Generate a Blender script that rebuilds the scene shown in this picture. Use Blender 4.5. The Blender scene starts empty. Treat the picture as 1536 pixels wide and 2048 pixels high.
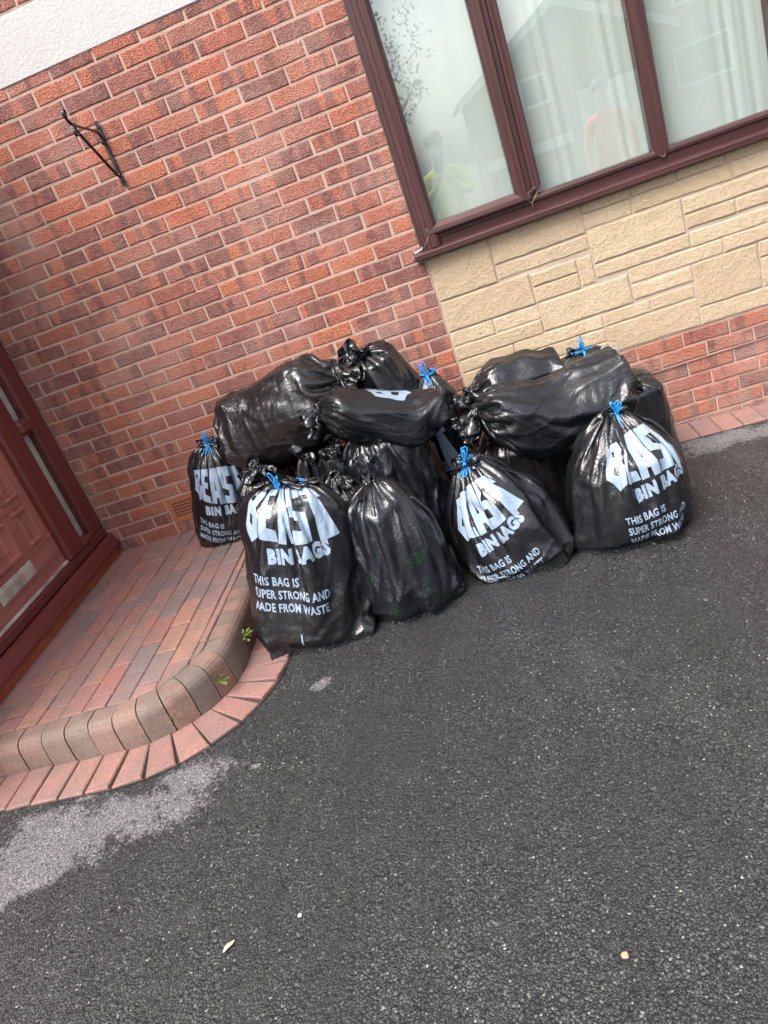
import bpy, bmesh, math, random
import numpy as np
from mathutils import Vector, Matrix

# ------------------------------------------------------------------ camera, sky, sun, exposure
sc = bpy.context.scene
COL = sc.collection
cam_d = bpy.data.cameras.new('camera')
cam = bpy.data.objects.new('camera', cam_d)
COL.objects.link(cam)
sc.camera = cam
cam_d.sensor_fit = 'VERTICAL'
cam_d.sensor_height = 36.0
cam_d.sensor_width = 27.0
cam_d.lens = 36.0 * 1508.8 / 2048.0
cam_d.clip_start = 0.05
cam_d.clip_end = 500.0
_r = Vector((0.94218198, 0.05815564, -0.33001672))
_d = Vector((-0.27642286, -0.42183168, -0.86350937))
_f = Vector((-0.18942945, 0.90480714, -0.38136666))
cam.matrix_world = Matrix(((_r.x, -_d.x, -_f.x, 0.1687), (_r.y, -_d.y, -_f.y, -3.8032), (_r.z, -_d.z, -_f.z, 1.576), (0, 0, 0, 1)))

SUN_EL, SUN_AZ = math.radians(56), math.radians(215)     # azimuth of the sun measured from +Y clockwise
world = bpy.data.worlds.new('World')
sc.world = world
world.use_nodes = True
wn = world.node_tree
wn.nodes.clear()
sky = wn.nodes.new('ShaderNodeTexSky')
sky.sky_type = 'NISHITA'
sky.sun_disc = False
sky.sun_elevation = SUN_EL
sky.sun_rotation = SUN_AZ
sky.air_density = 1.0
sky.dust_density = 4.0
sky.ozone_density = 1.0
hs = wn.nodes.new('ShaderNodeHueSaturation')      # overcast: the whole sky nearly white
hs.inputs['Saturation'].default_value = 0.32
bg = wn.nodes.new('ShaderNodeBackground')
bg.inputs['Strength'].default_value = 0.12
wo = wn.nodes.new('ShaderNodeOutputWorld')
wn.links.new(sky.outputs['Color'], hs.inputs['Color'])
wn.links.new(hs.outputs['Color'], bg.inputs['Color'])
wn.links.new(bg.outputs['Background'], wo.inputs['Surface'])

sun_d = bpy.data.lights.new('sun', 'SUN')
sun_d.energy = 1.3
sun_d.angle = math.radians(35)
sun_d.color = (1.0, 0.975, 0.94)
sun = bpy.data.objects.new('sun', sun_d)
COL.objects.link(sun)
to_sun = Vector((math.sin(SUN_AZ) * math.cos(SUN_EL), math.cos(SUN_AZ) * math.cos(SUN_EL), math.sin(SUN_EL)))
sun.rotation_euler = to_sun.to_track_quat('Z', 'Y').to_euler()

sc.view_settings.view_transform = 'Standard'
sc.view_settings.look = 'None'
sc.view_settings.exposure = 1.48
sc.view_settings.gamma = 1.0
sc.view_settings.use_curve_mapping = False
sc.cycles.max_bounces = 6
sc.cycles.diffuse_bounces = 2
sc.cycles.glossy_bounces = 3
sc.cycles.transmission_bounces = 4
sc.cycles.transparent_max_bounces = 6
sc.cycles.caustics_reflective = False
sc.cycles.caustics_refractive = False
sc.cycles.use_adaptive_sampling = True
sc.cycles.adaptive_threshold = 0.02

random.seed(7)
rng = np.random.default_rng(11)


# ------------------------------------------------------------------ helpers
def tag(o, label=None, cat=None, group=None, kind=None):
    if label: o['label'] = label
    if cat: o['category'] = cat
    if group: o['group'] = group
    if kind: o['kind'] = kind
    return o


def link(name, me, parent=None, loc=None):
    o = bpy.data.objects.new(name, me)
    COL.objects.link(o)
    if loc is not None: o.location = loc
    if parent is not None: o.parent = parent
    return o


def empty(name, loc=(0, 0, 0)):
    o = link(name, None)
    o.location = loc
    o.empty_display_size = 0.1
    return o


def mk(name, verts, faces, mat, parent=None, smooth=False, loc=None):
    me = bpy.data.meshes.new(name)
    me.from_pydata([tuple(v) for v in verts], [], faces)
    if smooth: me.polygons.foreach_set('use_smooth', [True] * len(me.polygons))
    if mat: me.materials.append(mat)
    me.update()
    return link(name, me, parent, loc)


class MB:
    """collects shapes that make up ONE part"""
    def __init__(s): s.v, s.f = [], []
    def add(s, v, f):
        b = len(s.v); s.v += [tuple(p) for p in v]; s.f += [[b + i for i in q] for q in f]
    def box(s, x0, x1, y0, y1, z0, z1, bev=0.0):
        if bev <= 0:
            v = [(x, y, z) for x in (x0, x1) for y in (y0, y1) for z in (z0, z1)]
            s.add(v, [(0, 1, 3, 2), (4, 6, 7, 5), (0, 4, 5, 1), (2, 3, 7, 6), (0, 2, 6, 4), (1, 5, 7, 3)])
        else:
            bm = bmesh.new()
            bmesh.ops.create_cube(bm, size=1)
            for p in bm.verts:
                p.co = Vector((x0 + (p.co.x + .5) * (x1 - x0), y0 + (p.co.y + .5) * (y1 - y0), z0 + (p.co.z + .5) * (z1 - z0)))
            bmesh.ops.bevel(bm, geom=bm.edges[:], offset=bev, segments=1, affect='EDGES')
            bm.verts.index_update()
            s.add([p.co[:] for p in bm.verts], [[p.index for p in f.verts] for f in bm.faces])
            bm.free()
    def sweep(s, prof, path, closed=False, caps=True):
        """prof: list of rings already placed: path = list of functions"""
        n = len(prof)
        b = len(s.v)
        for fn in path:
            s.v += [tuple(fn(p)) for p in prof]
        for k in range(len(path) - 1):
            for i in range(n if closed else n - 1):
                j = (i + 1) % n
                s.f.append([b + k * n + i, b + k * n + j, b + (k + 1) * n + j, b + (k + 1) * n + i])
        if caps:
            s.f.append([b + i for i in range(n)][::-1])
            s.f.append([b + (len(path) - 1) * n + i for i in range(n)])
    def tube(s, pts, rad, seg=8, flat=1.0, up=Vector((0, 0, 1)), caps=True):
        pts = [Vector(p) for p in pts]
        b = len(s.v)
        prev = None
        for i, p in enumerate(pts):
            t = (pts[min(i + 1, len(pts) - 1)] - pts[max(i - 1, 0)]).normalized()
            if prev is None:
                a = up if abs(t.dot(up)) < .95 else Vector((1, 0, 0))
                n1 = (a - t * a.dot(t)).normalized()
            else:
                n1 = (prev - t * prev.dot(t)).normalized()
            prev = n1
            n2 = t.cross(n1)
            r = rad[i] if isinstance(rad, (list, tuple)) else rad
            for k in range(seg):
                an = 2 * math.pi * k / seg
                s.v.append(tuple(p + n1 * (math.cos(an) * r) + n2 * (math.sin(an) * r * flat)))
        for i in range(len(pts) - 1):
            for k in range(seg):
                j = (k + 1) % seg
                s.f.append([b + i * seg + k, b + i * seg + j, b + (i + 1) * seg + j, b + (i + 1) * seg + k])
        if caps:
            s.f.append([b + k for k in range(seg)][::-1])
            s.f.append([b + (len(pts) - 1) * seg + k for k in range(seg)])
    def build(s, name, mat, parent=None, smooth=False, loc=None):
        return mk(name, s.v, s.f, mat, parent, smooth, loc)


# ---- node materials
class N:
    def __init__(s, name):
        s.m = bpy.data.materials.new(name)
        s.m.use_nodes = True
        s.t = s.m.node_tree
        s.t.nodes.clear()
        s.out = s.t.nodes.new('ShaderNodeOutputMaterial')
    def n(s, typ, ins=None, **props):
        nd = s.t.nodes.new('ShaderNode' + typ)
        for k, v in props.items(): setattr(nd, k, v)
        for k, v in (ins or {}).items():
            so = nd.inputs[k]
            if isinstance(v, bpy.types.NodeSocket): s.t.links.new(v, so)
            else: so.default_value = v
        return nd
    def math(s, op, a, b=0.0, clamp=False):
        return s.n('Math', {0: a, 1: b}, operation=op, use_clamp=clamp).outputs[0]
    def ramp(s, fac, stops, interp='LINEAR'):
        nd = s.n('ValToRGB', {'Fac': fac})
        cr = nd.color_ramp
        cr.interpolation = interp
        while len(cr.elements) < len(stops): cr.elements.new(0.5)
        for e, (p, c) in zip(cr.elements, stops):
            e.position = p
            e.color = (c[0], c[1], c[2], 1) if isinstance(c, (tuple, list)) else (c, c, c, 1)
        return nd.outputs['Color']
    def mix(s, fac, a, b, mode='MIX'):
        nd = s.n('Mix', {}, data_type='RGBA', blend_type=mode)
        for so, v in ((nd.inputs[0], fac), (nd.inputs[6], a), (nd.inputs[7], b)):
            if isinstance(v, bpy.types.NodeSocket): s.t.links.new(v, so)
            else: so.default_value = v if not isinstance(v, (tuple, list)) or len(v) == 4 else (*v, 1)
        return nd.outputs[2]
    def noise(s, vec, scale, detail=4, rough=.55, dist=0.0):
        return s.n('TexNoise', {'Vector': vec, 'Scale': scale, 'Detail': detail, 'Roughness': rough, 'Distortion': dist}).outputs['Fac']
    def bump(s, h, strength=.5, dist=.003, normal=None):
        ins = {'Height': h, 'Strength': strength, 'Distance': dist}
        if normal is not None: ins['Normal'] = normal
        return s.n('Bump', ins).outputs['Normal']
    def bsdf(s, col, rough=.6, normal=None, **kw):
        ins = {'Base Color': col if isinstance(col, bpy.types.NodeSocket) or len(col) == 4 else (*col, 1), 'Roughness': rough}
        if normal is not None: ins['Normal'] = normal
        for k, v in kw.items(): ins[k.replace('_', ' ')] = v
        b = s.n('BsdfPrincipled', ins)
        s.t.links.new(b.outputs[0], s.out.inputs['Surface'])
        return s.m
    def pos(s): return s.n('NewGeometry').outputs['Position']
    def rnd(s):
        a = s.n('ObjectInfo').outputs['Random']
        b = s.n('NewGeometry').outputs['Random Per Island']
        return s.math('FRACT', s.math('ADD', a, b))
    def scaled(s, vec, sx, sy, sz, off=None):
        v = s.n('VectorMath', {0: vec, 1: (sx, sy, sz)}, operation='MULTIPLY').outputs[0]
        if off is not None:
            v = s.n('VectorMath', {0: v, 1: s.n('CombineXYZ', {0: off, 1: off, 2: off}).outputs[0]}, operation='ADD').outputs[0]
        return v


def mat_brick():
    s = N('rustic brick')
    p, r = s.pos(), s.rnd()
    r2 = s.math('FRACT', s.math('MULTIPLY', r, 37.7))
    off = s.math('MULTIPLY', r, 60.0)
    base = s.ramp(r, [(0, (.47, .135, .085)), (.16, (.60, .170, .085)), (.30, (.36, .115, .085)), (.46, (.53, .170, .100)),
                      (.60, (.46, .185, .135)), (.74, (.31, .105, .090)), (.88, (.62, .190, .090)), (1, (.40, .130, .095))])
    pb = s.scaled(p, 19.0, 1.0, 2.0, off)
    band = s.n('TexNoise', {'Vector': pb, 'Scale': 1.0, 'Detail': .8, 'Roughness': .3}).outputs['Fac']
    thr = s.math('ADD', s.math('MULTIPLY', r2, .33), .37)
    bm_ = s.math('MULTIPLY', s.math('SUBTRACT', band, thr), 14.0, True)
    col = s.mix(s.math('MULTIPLY', bm_, .85), base, (.20, .082, .078))
    drag = s.scaled(p, 1.0, 1.0, 1.0, off)
    g = s.noise(s.scaled(drag, 1, 1, 1.5), 135, 4, .72, 1.6)
    v = s.n('TexVoronoi', {'Vector': s.scaled(p, 110, 110, 170, off), 'Scale': 1.0}, feature='F1').outputs['Distance']
    mot = s.noise(drag, 34, 4, .6)
    col = s.mix(s.math('MULTIPLY', s.math('SUBTRACT', mot, .45), 1.6, True), col, (.52, .27, .19))
    col = s.mix(s.ramp(g, [(.36, .95), (.50, 0.0)]), col, (.16, .055, .05))
    col = s.mix(s.ramp(g, [(.54, 0.0), (.70, .70)]), col, (.62, .38, .28))
    eff = s.noise(p, 2.3, 3, .6)
    col = s.mix(s.ramp(eff, [(.46, 0.0), (.70, .42)]), col, (.60, .39, .33))
    h = s.math('ADD', s.math('MULTIPLY', g, .8), s.math('MULTIPLY', v, .7))
    h = s.math('ADD', h, s.math('MULTIPLY', mot, .8))
    z_ = s.n('SeparateXYZ', {0: p}).outputs[2]
    low = s.math('MULTIPLY', s.math('SUBTRACT', .16, z_), 6.0, True)          # splash dirt and bloom on the lowest courses
    sp = s.math('MULTIPLY', low, s.ramp(s.noise(p, 14, 4, .65), [(.38, 0.0), (.62, .75)]))
    col = s.mix(sp, col, (.36, .29, .25))
    return s.bsdf(col, .85, s.bump(h, 1.0, .0065))


def mat_mortar(col=(.52, .37, .30), name='mortar'):
    s = N(name)
    p = s.pos()
    n1, n2 = s.noise(p, 9, 4), s.noise(p, 260, 3, .7)
    c = s.mix(s.ramp(n1, [(.35, 0.0), (.7, .8)]), col, tuple(x * .66 for x in col))
    c = s.mix(s.ramp(n2, [(.4, 0.0), (.75, .5)]), c, tuple(min(1, x * 1.25) for x in col))
    return s.bsdf(c, .95, s.bump(n2, .6, .003))


def mat_stone():
    s = N('split face stone')
    p, r = s.pos(), s.rnd()
    off = s.math('MULTIPLY', r, 30.0)
    q = s.scaled(p, 1, 1, 1, off)
    base = s.ramp(r, [(0, (.62, .465, .295)), (.35, (.68, .53, .36)), (.7, (.59, .44, .295)), (1, (.66, .50, .34))])
    a = s.noise(q, 62, 5, .70, .35)
    b = s.noise(q, 230, 3, .65, .2)
    c = s.noise(q, 9, 3, .5)
    col = s.mix(s.ramp(a, [(.38, .60), (.50, 0.0)]), base, (.50, .36, .22))
    col = s.mix(s.ramp(b, [(.55, 0.0), (.8, .6)]), col, (.78, .66, .48))
    col = s.mix(s.ramp(c, [(.45, 0.0), (.7, .35)]), col, (.55, .39, .24))
    h = s.math('ADD', s.math('MULTIPLY', a, 1.0), s.math('MULTIPLY', b, .35))
    return s.bsdf(col, .9, s.bump(h, 1.0, .011))


def mat_upvc(name='rosewood upvc', col=(.060, .022, .023), hi=(.11, .048, .045), axis=2, rough=.34):
    s = N(name)
    p = s.pos()
    sc_ = [160, 160, 160]; sc_[axis] = 2.5
    g = s.noise(s.scaled(p, *sc_), 1.0, 3, .6)
    big = s.noise(s.scaled(p, *[x * .14 for x in sc_]), 1.0, 2, .5)
    c = s.mix(s.ramp(g, [(.40, 0.0), (.66, .9)]), col, hi)
    c = s.mix(s.ramp(big, [(.42, .5), (.6, 0.0)]), c, tuple(x * .55 for x in col))
    return s.bsdf(c, rough, s.bump(g, .25, .0008))


def mat_paver(name, cols, spot=(.24, .19, .175)):
    s = N(name)
    p, r = s.pos(), s.rnd()
    off = s.math('MULTIPLY', r, 25.0)
    q = s.scaled(p, 1, 1, 1, off)
    k = len(cols) - 1
    base = s.ramp(r, [(i / (k + 1), c) for i, c in enumerate(cols)], 'CONSTANT')
    big = s.noise(q, 9, 3, .6)
    fine = s.noise(p, 330, 2, .8)
    sp = s.n('TexVoronoi', {'Vector': p, 'Scale': 320.0}, feature='F1')
    sprnd = s.n('SeparateColor', {'Color': sp.outputs['Color']}).outputs[0]
    c = s.mix(s.ramp(big, [(.46, 0.0), (.70, .55)]), base, spot)
    c = s.mix(s.ramp(fine, [(.38, .6), (.55, 0.0)]), c, (.09, .065, .06))
    c = s.mix(s.ramp(sprnd, [(.93, 0.0), (.98, .35)]), c, (.50, .42, .36))
    dirt = s.noise(p, 6.5, 5, .7)
    c = s.mix(s.ramp(dirt, [(.46, 0.0), (.68, .6)]), c, (.19, .155, .13))
    h = s.math('ADD', s.math('MULTIPLY', fine, .6), s.math('MULTIPLY', big, .7))
    pit = s.noise(p, 120, 4, .7, .5)
    c = s.mix(s.ramp(pit, [(.36, .5), (.48, 0.0)]), c, (.10, .075, .065))
    h = s.math('ADD', h, s.math('MULTIPLY', pit, .8))
    return s.bsdf(c, .75, s.bump(h, .6, .004))


def mat_plain(name, col, rough=.6, bscale=0, bstr=.3, bdist=.002, var=.15, **kw):
    s = N(name)
    p = s.pos()
    n1 = s.noise(p, max(4, bscale * .2), 3)
    c = s.mix(s.ramp(n1, [(.35, 0.0), (.7, 1.0)]), tuple(x * (1 - var) for x in col), tuple(min(1, x * (1 + var)) for x in col))
    nrm = s.bump(s.noise(p, bscale, 3, .6), bstr, bdist) if bscale else None
    return s.bsdf(c, rough, nrm, **kw)


def mat_tarmac():
    s = N('damp tarmac')
    p = s.pos()
    w = s.n('TexNoise', {'Vector': p, 'Scale': 40.0, 'Detail': 2}).outputs['Color']
    pw = s.n('VectorMath', {0: p, 1: s.n('VectorMath', {0: w, 'Scale': .012}, operation='SCALE').outputs[0]}, operation='ADD').outputs[0]
    v = s.n('TexVoronoi', {'Vector': pw, 'Scale': 225.0}, feature='F1')
    vr = s.n('SeparateColor', {'Color': v.outputs['Color']})
    v2 = s.n('TexVoronoi', {'Vector': pw, 'Scale': 122.0}, feature='F1')
    v2r = s.n('SeparateColor', {'Color': v2.outputs['Color']})
    pick = s.math('GREATER_THAN', v2r.outputs[2], .55)                         # some larger stones among the fine
    rr_ = s.n('Mix', {0: pick, 2: vr.outputs[0], 3: v2r.outputs[0]}).outputs[0]
    dd_ = s.n('Mix', {0: pick, 2: v.outputs['Distance'], 3: v2.outputs['Distance']}).outputs[0]
    stone = s.ramp(rr_, [(0, (.026, .0258, .0275)), (.5, (.052, .0512, .0535)), (.85, (.088, .086, .088)), (.97, (.12, .116, .117)), (1, (.17, .162, .158))])
    stone = s.mix(s.ramp(dd_, [(.32, 0.0), (.62, .95)]), stone, (.010, .010, .0105))
    stone = s.mix(s.ramp(vr.outputs[1], [(.990, 0.0), (.997, .8)]), stone, (.46, .43, .38))
    big = s.noise(p, 1.1, 6, .66)
    stone = s.mix(s.ramp(big, [(.36, .55), (.52, 0.0)]), stone, (.024, .0238, .025))
    stone = s.mix(s.ramp(big, [(.52, 0.0), (.72, .32)]), stone, (.085, .084, .086))
    mid = s.noise(p, 7.0, 4, .7)
    stone = s.mix(s.ramp(mid, [(.55, 0.0), (.75, .22)]), stone, (.082, .078, .078))
    # dry, dusty patches left as the drive dries (world positions)
    xy = s.n('SeparateXYZ', {0: p})
    n1 = s.noise(p, 5.5, 8, .74)
    n2 = s.noise(p, 75, 4, .7)
    mask = None
    for (cx, cy, rx, ry, rot) in ((-1.52, -2.06, .50, .17, 14), (-1.80, -2.24, .32, .15, 10), (-1.2, -1.93, .20, .11, 20), (-2.3, -2.2, .6, .3, 0), (-.76, -1.54, .050, .030, 35), (-.94, -1.92, .022, .012, 10),
                                  (1.25, -.29, .55, .115, 2), (2.2, -.35, .6, .2, 0)):
        ca, sa = math.cos(math.radians(rot)), math.sin(math.radians(rot))
        dx, dy = s.math('SUBTRACT', xy.outputs[0], cx), s.math('SUBTRACT', xy.outputs[1], cy)
        u = s.math('DIVIDE', s.math('ADD', s.math('MULTIPLY', dx, ca), s.math('MULTIPLY', dy, sa)), rx)
        w_ = s.math('DIVIDE', s.math('SUBTRACT', s.math('MULTIPLY', dy, ca), s.math('MULTIPLY', dx, sa)), ry)
        d = s.math('SUBTRACT', 1.0, s.math('ADD', s.math('MULTIPLY', u, u), s.math('MULTIPLY', w_, w_)))
        mask = d if mask is None else s.math('MAXIMUM', mask, d)
    mask = s.math('MAXIMUM', mask, -1.2)
    m = s.math('ADD', s.math('MULTIPLY', mask, .42), s.math('MULTIPLY', s.math('SUBTRACT', n1, .5), 2.6))
    m = s.math('ADD', m, s.math('MULTIPLY', s.math('SUBTRACT', n2, .5), 1.3))
    m = s.math('MULTIPLY', s.math('SUBTRACT', m, .04), 4.6, True)
    dry = s.mix(rr_, (.185, .172, .174), (.31, .292, .292))
    dry = s.mix(s.ramp(dd_, [(.40, 0.0), (.70, .8)]), dry, (.055, .05, .05))
    col = s.mix(s.math('MULTIPLY', m, .88), stone, dry)
    h = s.math('SUBTRACT', s.math('MULTIPLY', rr_, .6), dd_)
    rough = s.math('ADD', .48, s.math('MULTIPLY', m, .42))
    return s.bsdf(col, rough, s.bump(h, .75, .005), Specular_IOR_Level=.5)


def mat_render_white():
    s = N('white textured render')
    p = s.pos()
    n1 = s.noise(p, 75, 3, .55, .6)
    n2 = s.noise(p, 260, 2, .6)
    c = s.mix(s.ramp(s.noise(p, 6, 3), [(.4, 0.0), (.8, .5)]), (.56, .54, .53), (.49, .465, .455))
    return s.bsdf(c, .9, s.bump(s.math('ADD', n1, s.math('MULTIPLY', n2, .3)), .6, .005))


def mat_glass():
    s = N('window glass')
    fc = s.n('LayerWeight', {'Blend': .5}).outputs['Facing']
    fr = s.math('ADD', .11, s.math('MULTIPLY', s.math('POWER', fc, 5.0), .89))
    tr = s.n('BsdfTransparent', {'Color': (.975, .99, .98, 1)})
    gl = s.n('BsdfGlossy', {'Color': (1, 1, 1, 1), 'Roughness': .012, 'Normal': s.bump(s.noise(s.pos(), 1.6, 1, .4), .012, .05)})
    mx = s.n('MixShader', {0: fr, 1: tr.outputs[0], 2: gl.outputs[0]})
    s.t.links.new(mx.outputs[0], s.out.inputs['Surface'])
    return s.m


def mat_curtain():
    s = N('sheer curtain')
    p = s.pos()
    w = s.noise(s.scaled(p, 900, 900, 12), 1.0, 2, .6)
    w2 = s.noise(s.scaled(p, 12, 12, 900), 1.0, 2, .6)
    t = s.math('ADD', w, w2)
    c = s.mix(s.ramp(t, [(.7, 0.0), (1.25, .8)]), (.66, .735, .69), (.76, .83, .79))
    d = s.n('BsdfDiffuse', {'Color': c})
    tl = s.n('BsdfTranslucent', {'Color': c})
    tr = s.n('BsdfTransparent', {'Color': (1, 1, 1, 1)})
    m1 = s.n('MixShader', {0: .14, 1: d.outputs[0], 2: tl.outputs[0]})
    m2 = s.n('MixShader', {0: .03, 1: m1.outputs[0], 2: tr.outputs[0]})
    s.t.links.new(m2.outputs[0], s.out.inputs['Surface'])
    return s.m


BRICK, MORTAR, STONE = mat_brick(), mat_mortar(), mat_stone()
JOINT = mat_mortar((.54, .42, .335), 'stone pointing')
UPVC_V = mat_upvc('rosewood upvc upright', axis=2)
UPVC_H = mat_upvc('rosewood upvc rail', axis=0)
DOORF_V = mat_upvc('mahogany door frame', (.135, .026, .024), (.19, .048, .042), 2, .38)
DOORF_H = mat_upvc('mahogany door rail', (.135, .026, .024), (.19, .048, .042), 1, .38)
DOORW_V = mat_upvc('faded mahogany door stile', (.38, .125, .105), (.50, .21, .18), 2, .5)
DOORW_H = mat_upvc('faded mahogany door rail', (.36, .12, .10), (.50, .21, .18), 1, .5)
PAVER = mat_paver('block paver', [(.42, .195, .165), (.30, .19, .18), (.47, .205, .16), (.36, .20, .185), (.43, .205, .18), (.48, .24, .17), (.27, .20, .195), (.39, .20, .185), (.45, .185, .16), (.33, .21, .20), (.42, .22, .195)])
KERBM = mat_paver('kerb block', [(.27, .185, .145), (.35, .20, .15), (.27, .20, .16), (.21, .16, .13), (.33, .20, .155)], (.11, .09, .072))
EDGEP = mat_paver('red edging paver', [(.38, .18, .15), (.33, .155, .135), (.42, .205, .17), (.34, .18, .16)], (.25, .15, .13))
BED = mat_plain('joint sand and moss', (.055, .045, .034), .95, 220, .6, .003, .3)
TARMAC = mat_tarmac()
WHITE = mat_render_white()
GLASS = mat_glass()
CURTAIN = mat_curtain()
TILE = mat_plain('red quarry tile', (.42, .105, .05), .5, 60, .2, .001, .12)
TERRA = mat_plain('terracotta', (.40, .14, .075), .8, 180, .3, .001, .1)
DARK = mat_plain('painted hole shade', (.012, .010, .009), .9)  # near-black colour standing in for the shade inside the air brick holes
IRON = mat_plain('black wrought iron', (.022, .021, .022), .42, 120, .4, .0012, .3)
METAL = mat_plain('weathered aluminium', (.52, .49, .44), .45, 60, .25, .001, .3, Metallic=.3)
SEAM = mat_plain('pale weld seam', (.42, .27, .24), .6)
SEAL = mat_plain('white sealant', (.62, .56, .52), .7)
ROOM = mat_plain('room plaster', (.7, .72, .69), .9)

GZ = lambda x: -0.036 * max(-5.0, min(5.0, x))          # the drive falls gently to the right
ZS = 0.203                                               # top of the paved doorstep

# ------------------------------------------------------------------ ground
def build_ground():
    xs = [-90, -40, -20, -10, -5, 0, 5, 10, 20, 40, 90]
    ys = [-90, -45, -20, -8, 0, 4, 20, 60]
    v = [(x, y, GZ(x)) for y in ys for x in xs]
    n = len(xs)
    f = [(j * n + i, j * n + i + 1, (j + 1) * n + i + 1, (j + 1) * n + i) for j in range(len(ys) - 1) for i in range(n - 1)]
    return tag(mk('driveway', v, f, TARMAC), 'damp dark tarmac drive with pale dry patches', kind='structure')
build_ground()

# ------------------------------------------------------------------ house
HOUSE = tag(empty('house', (0, 0, 0)), 'red brick house front with brown framed window over buff stone panel', 'house')
X_L, X_R = -2.2, 2.75
X_W = 2.38                                               # right side of window

# backing that shows as mortar
m = MB()
m.box(X_L - .02, .004, .0035, .12, -.6, 2.50)            # left of the window
m.box(X_L - .02, .004, .0035, .12, 2.745, 5.2)
m.box(X_W - .004, X_R, .0035, .12, -.6, 5.2)
m.box(0, X_W, .006, .12, -.6, .446)                      # plinth under the stone
m.box(0, X_W, .006, .12, 2.46, 5.2)
WALL = m.build('brick_wall', MORTAR, HOUSE)

_cache = {}
def brick_mesh(w, h, key, mat=BRICK, dep=.03, jit=.0016, bev=.005, bulge=.0015, nx=4):
    k = (round(w, 4), round(h, 4), key, mat.name)
    if k in _cache: return _cache[k]
    rr = random.Random(hash(k) & 0xffff)
    hw, hh = w / 2, h / 2
    ol = [(-hw + w * i / nx, -hh) for i in range(nx)] + [(hw, -hh)] + [(hw, hh)] + [(hw - w * (i + 1) / nx, hh) for i in range(nx)]
    ol = [(x + rr.uniform(-jit, jit), z + rr.uniform(-jit, jit)) for x, z in ol]
    n = len(ol)
    v = [(x, dep, z) for x, z in ol] + [(x, bev * .8, z) for x, z in ol]
    v += [(x - math.copysign(bev, x) * (1 if abs(abs(x) - hw) < .01 else 0), rr.uniform(-bulge, bulge) * .5, z - math.copysign(bev, z)) for x, z in ol]
    f = []
    for i in range(n):
        j = (i + 1) % n
        f.append((i, j, n + j, n + i))
        f.append((n + i, n + j, 2 * n + j, 2 * n + i))
    f.append(tuple(range(2 * n, 3 * n)))
    me = bpy.data.meshes.new('brick')
    me.from_pydata(v, [], f)
    me.materials.append(mat)
    me.update()
    _cache[k] = me
    return me

bricks = []      # (xc, zc, w, h, in view weight)
BH = .0662
def course(zc, x0, x1, perp, h=BH, pitch=.225, gap=.0088, y=0.0, rough=0):
    """one course between x0 and x1 with perpends at perp + n*pitch"""
    n0 = math.floor((x0 - perp) / pitch)
    cuts = [x0 - gap / 2]
    p = perp + n0 * pitch
    while p < x1 + gap:
        q = p + random.uniform(-.003, .003)
        if x0 + .012 < q < x1 - .012: cuts.append(q)
        p += pitch
    cuts.append(x1 + gap / 2)
    for a, b in zip(cuts, cuts[1:]):
        bricks.append(((a + b) / 2, zc + random.uniform(-.0012, .0012), b - a - gap, h, y + random.uniform(-.0018, .0012)))
AIR = (-1.785, -1.565, .272, .418)
for k in range(-38, 31):
    zc = 2.223 - .075 * (k - .5)
    if zc < -.12: continue
    if 2.50 < zc < 2.76 or zc > 3.15: continue
    perp = -.1075 if k % 2 == 0 else -.220
    if AIR[2] - .02 < zc < AIR[3] + .02:
        course(zc, X_L + .004, AIR[0] - .012, perp)
        course(zc, AIR[1] + .012, -.001, perp)
    else:
        course(zc, X_L + .004, -.001, perp)
    course(zc, X_W + .012, X_R, perp + .06)
for i in range(8):
    zc = .403 - .0745 * i
    course(zc, .012, X_W, .86 if i % 2 == 0 else .966)

_camM = cam.matrix_world.inverted()
def in_view(p, mx=1.06):
    q = _camM @ Vector(p)
    if q.z > -.1: return False
    fx = cam_d.lens / 36.0
    return abs(q.x / -q.z * fx) < .375 * mx and abs(q.y / -q.z * fx) < .5 * mx
seen = [b for b in bricks if in_view((b[0], 0, b[1]))]
rest = [b for b in bricks if not in_view((b[0], 0, b[1]))]
# bricks behind the bags are not seen: they go with the rest past 300
def hidden(b):
    return (-1.05 < b[0] < .8 and b[1] < .42) or (-1.1 < b[0] < -.3 and b[1] < .70)
seen.sort(key=lambda b: (hidden(b), (Vector((b[0], 0, b[1])) - cam.location).length))
rest += seen[298:]
seen = seen[:298]
for i, b in enumerate(seen):
    me = brick_mesh(round(b[2], 3), b[3], i % 5)
    o = link('brick', me, WALL, (b[0], b[4], b[1]))
    o.rotation_euler = (random.uniform(-.008, .008), random.uniform(-.006, .006), random.uniform(-.006, .006))
mb = MB()
for i, b in enumerate(rest):
    me = brick_mesh(round(b[2], 2), b[3], i % 3)
    mb.add([(v.co.x + b[0], v.co.y + b[4], v.co.z + b[1]) for v in me.vertices], [list(p.vertices) for p in me.polygons])
tag(mb.build('bricks', BRICK, WALL), kind='stuff')

# white rendered band above
m = MB(); m.box(X_L - .02, -.005, -.004, .12, 2.497, 2.742, .004)
m.build('render_band', WHITE, HOUSE)
# lead-coloured damp line / cable running along the plinth
m = MB(); m.tube([(.0, -.004, .2915), (.9, -.006, .2905), (1.5, -.004, .2925), (X_W, -.005, .291)], .0035, 6)
m.build('cable', mat_plain('grey pink cable', (.30, .19, .17), .6), HOUSE)

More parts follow.
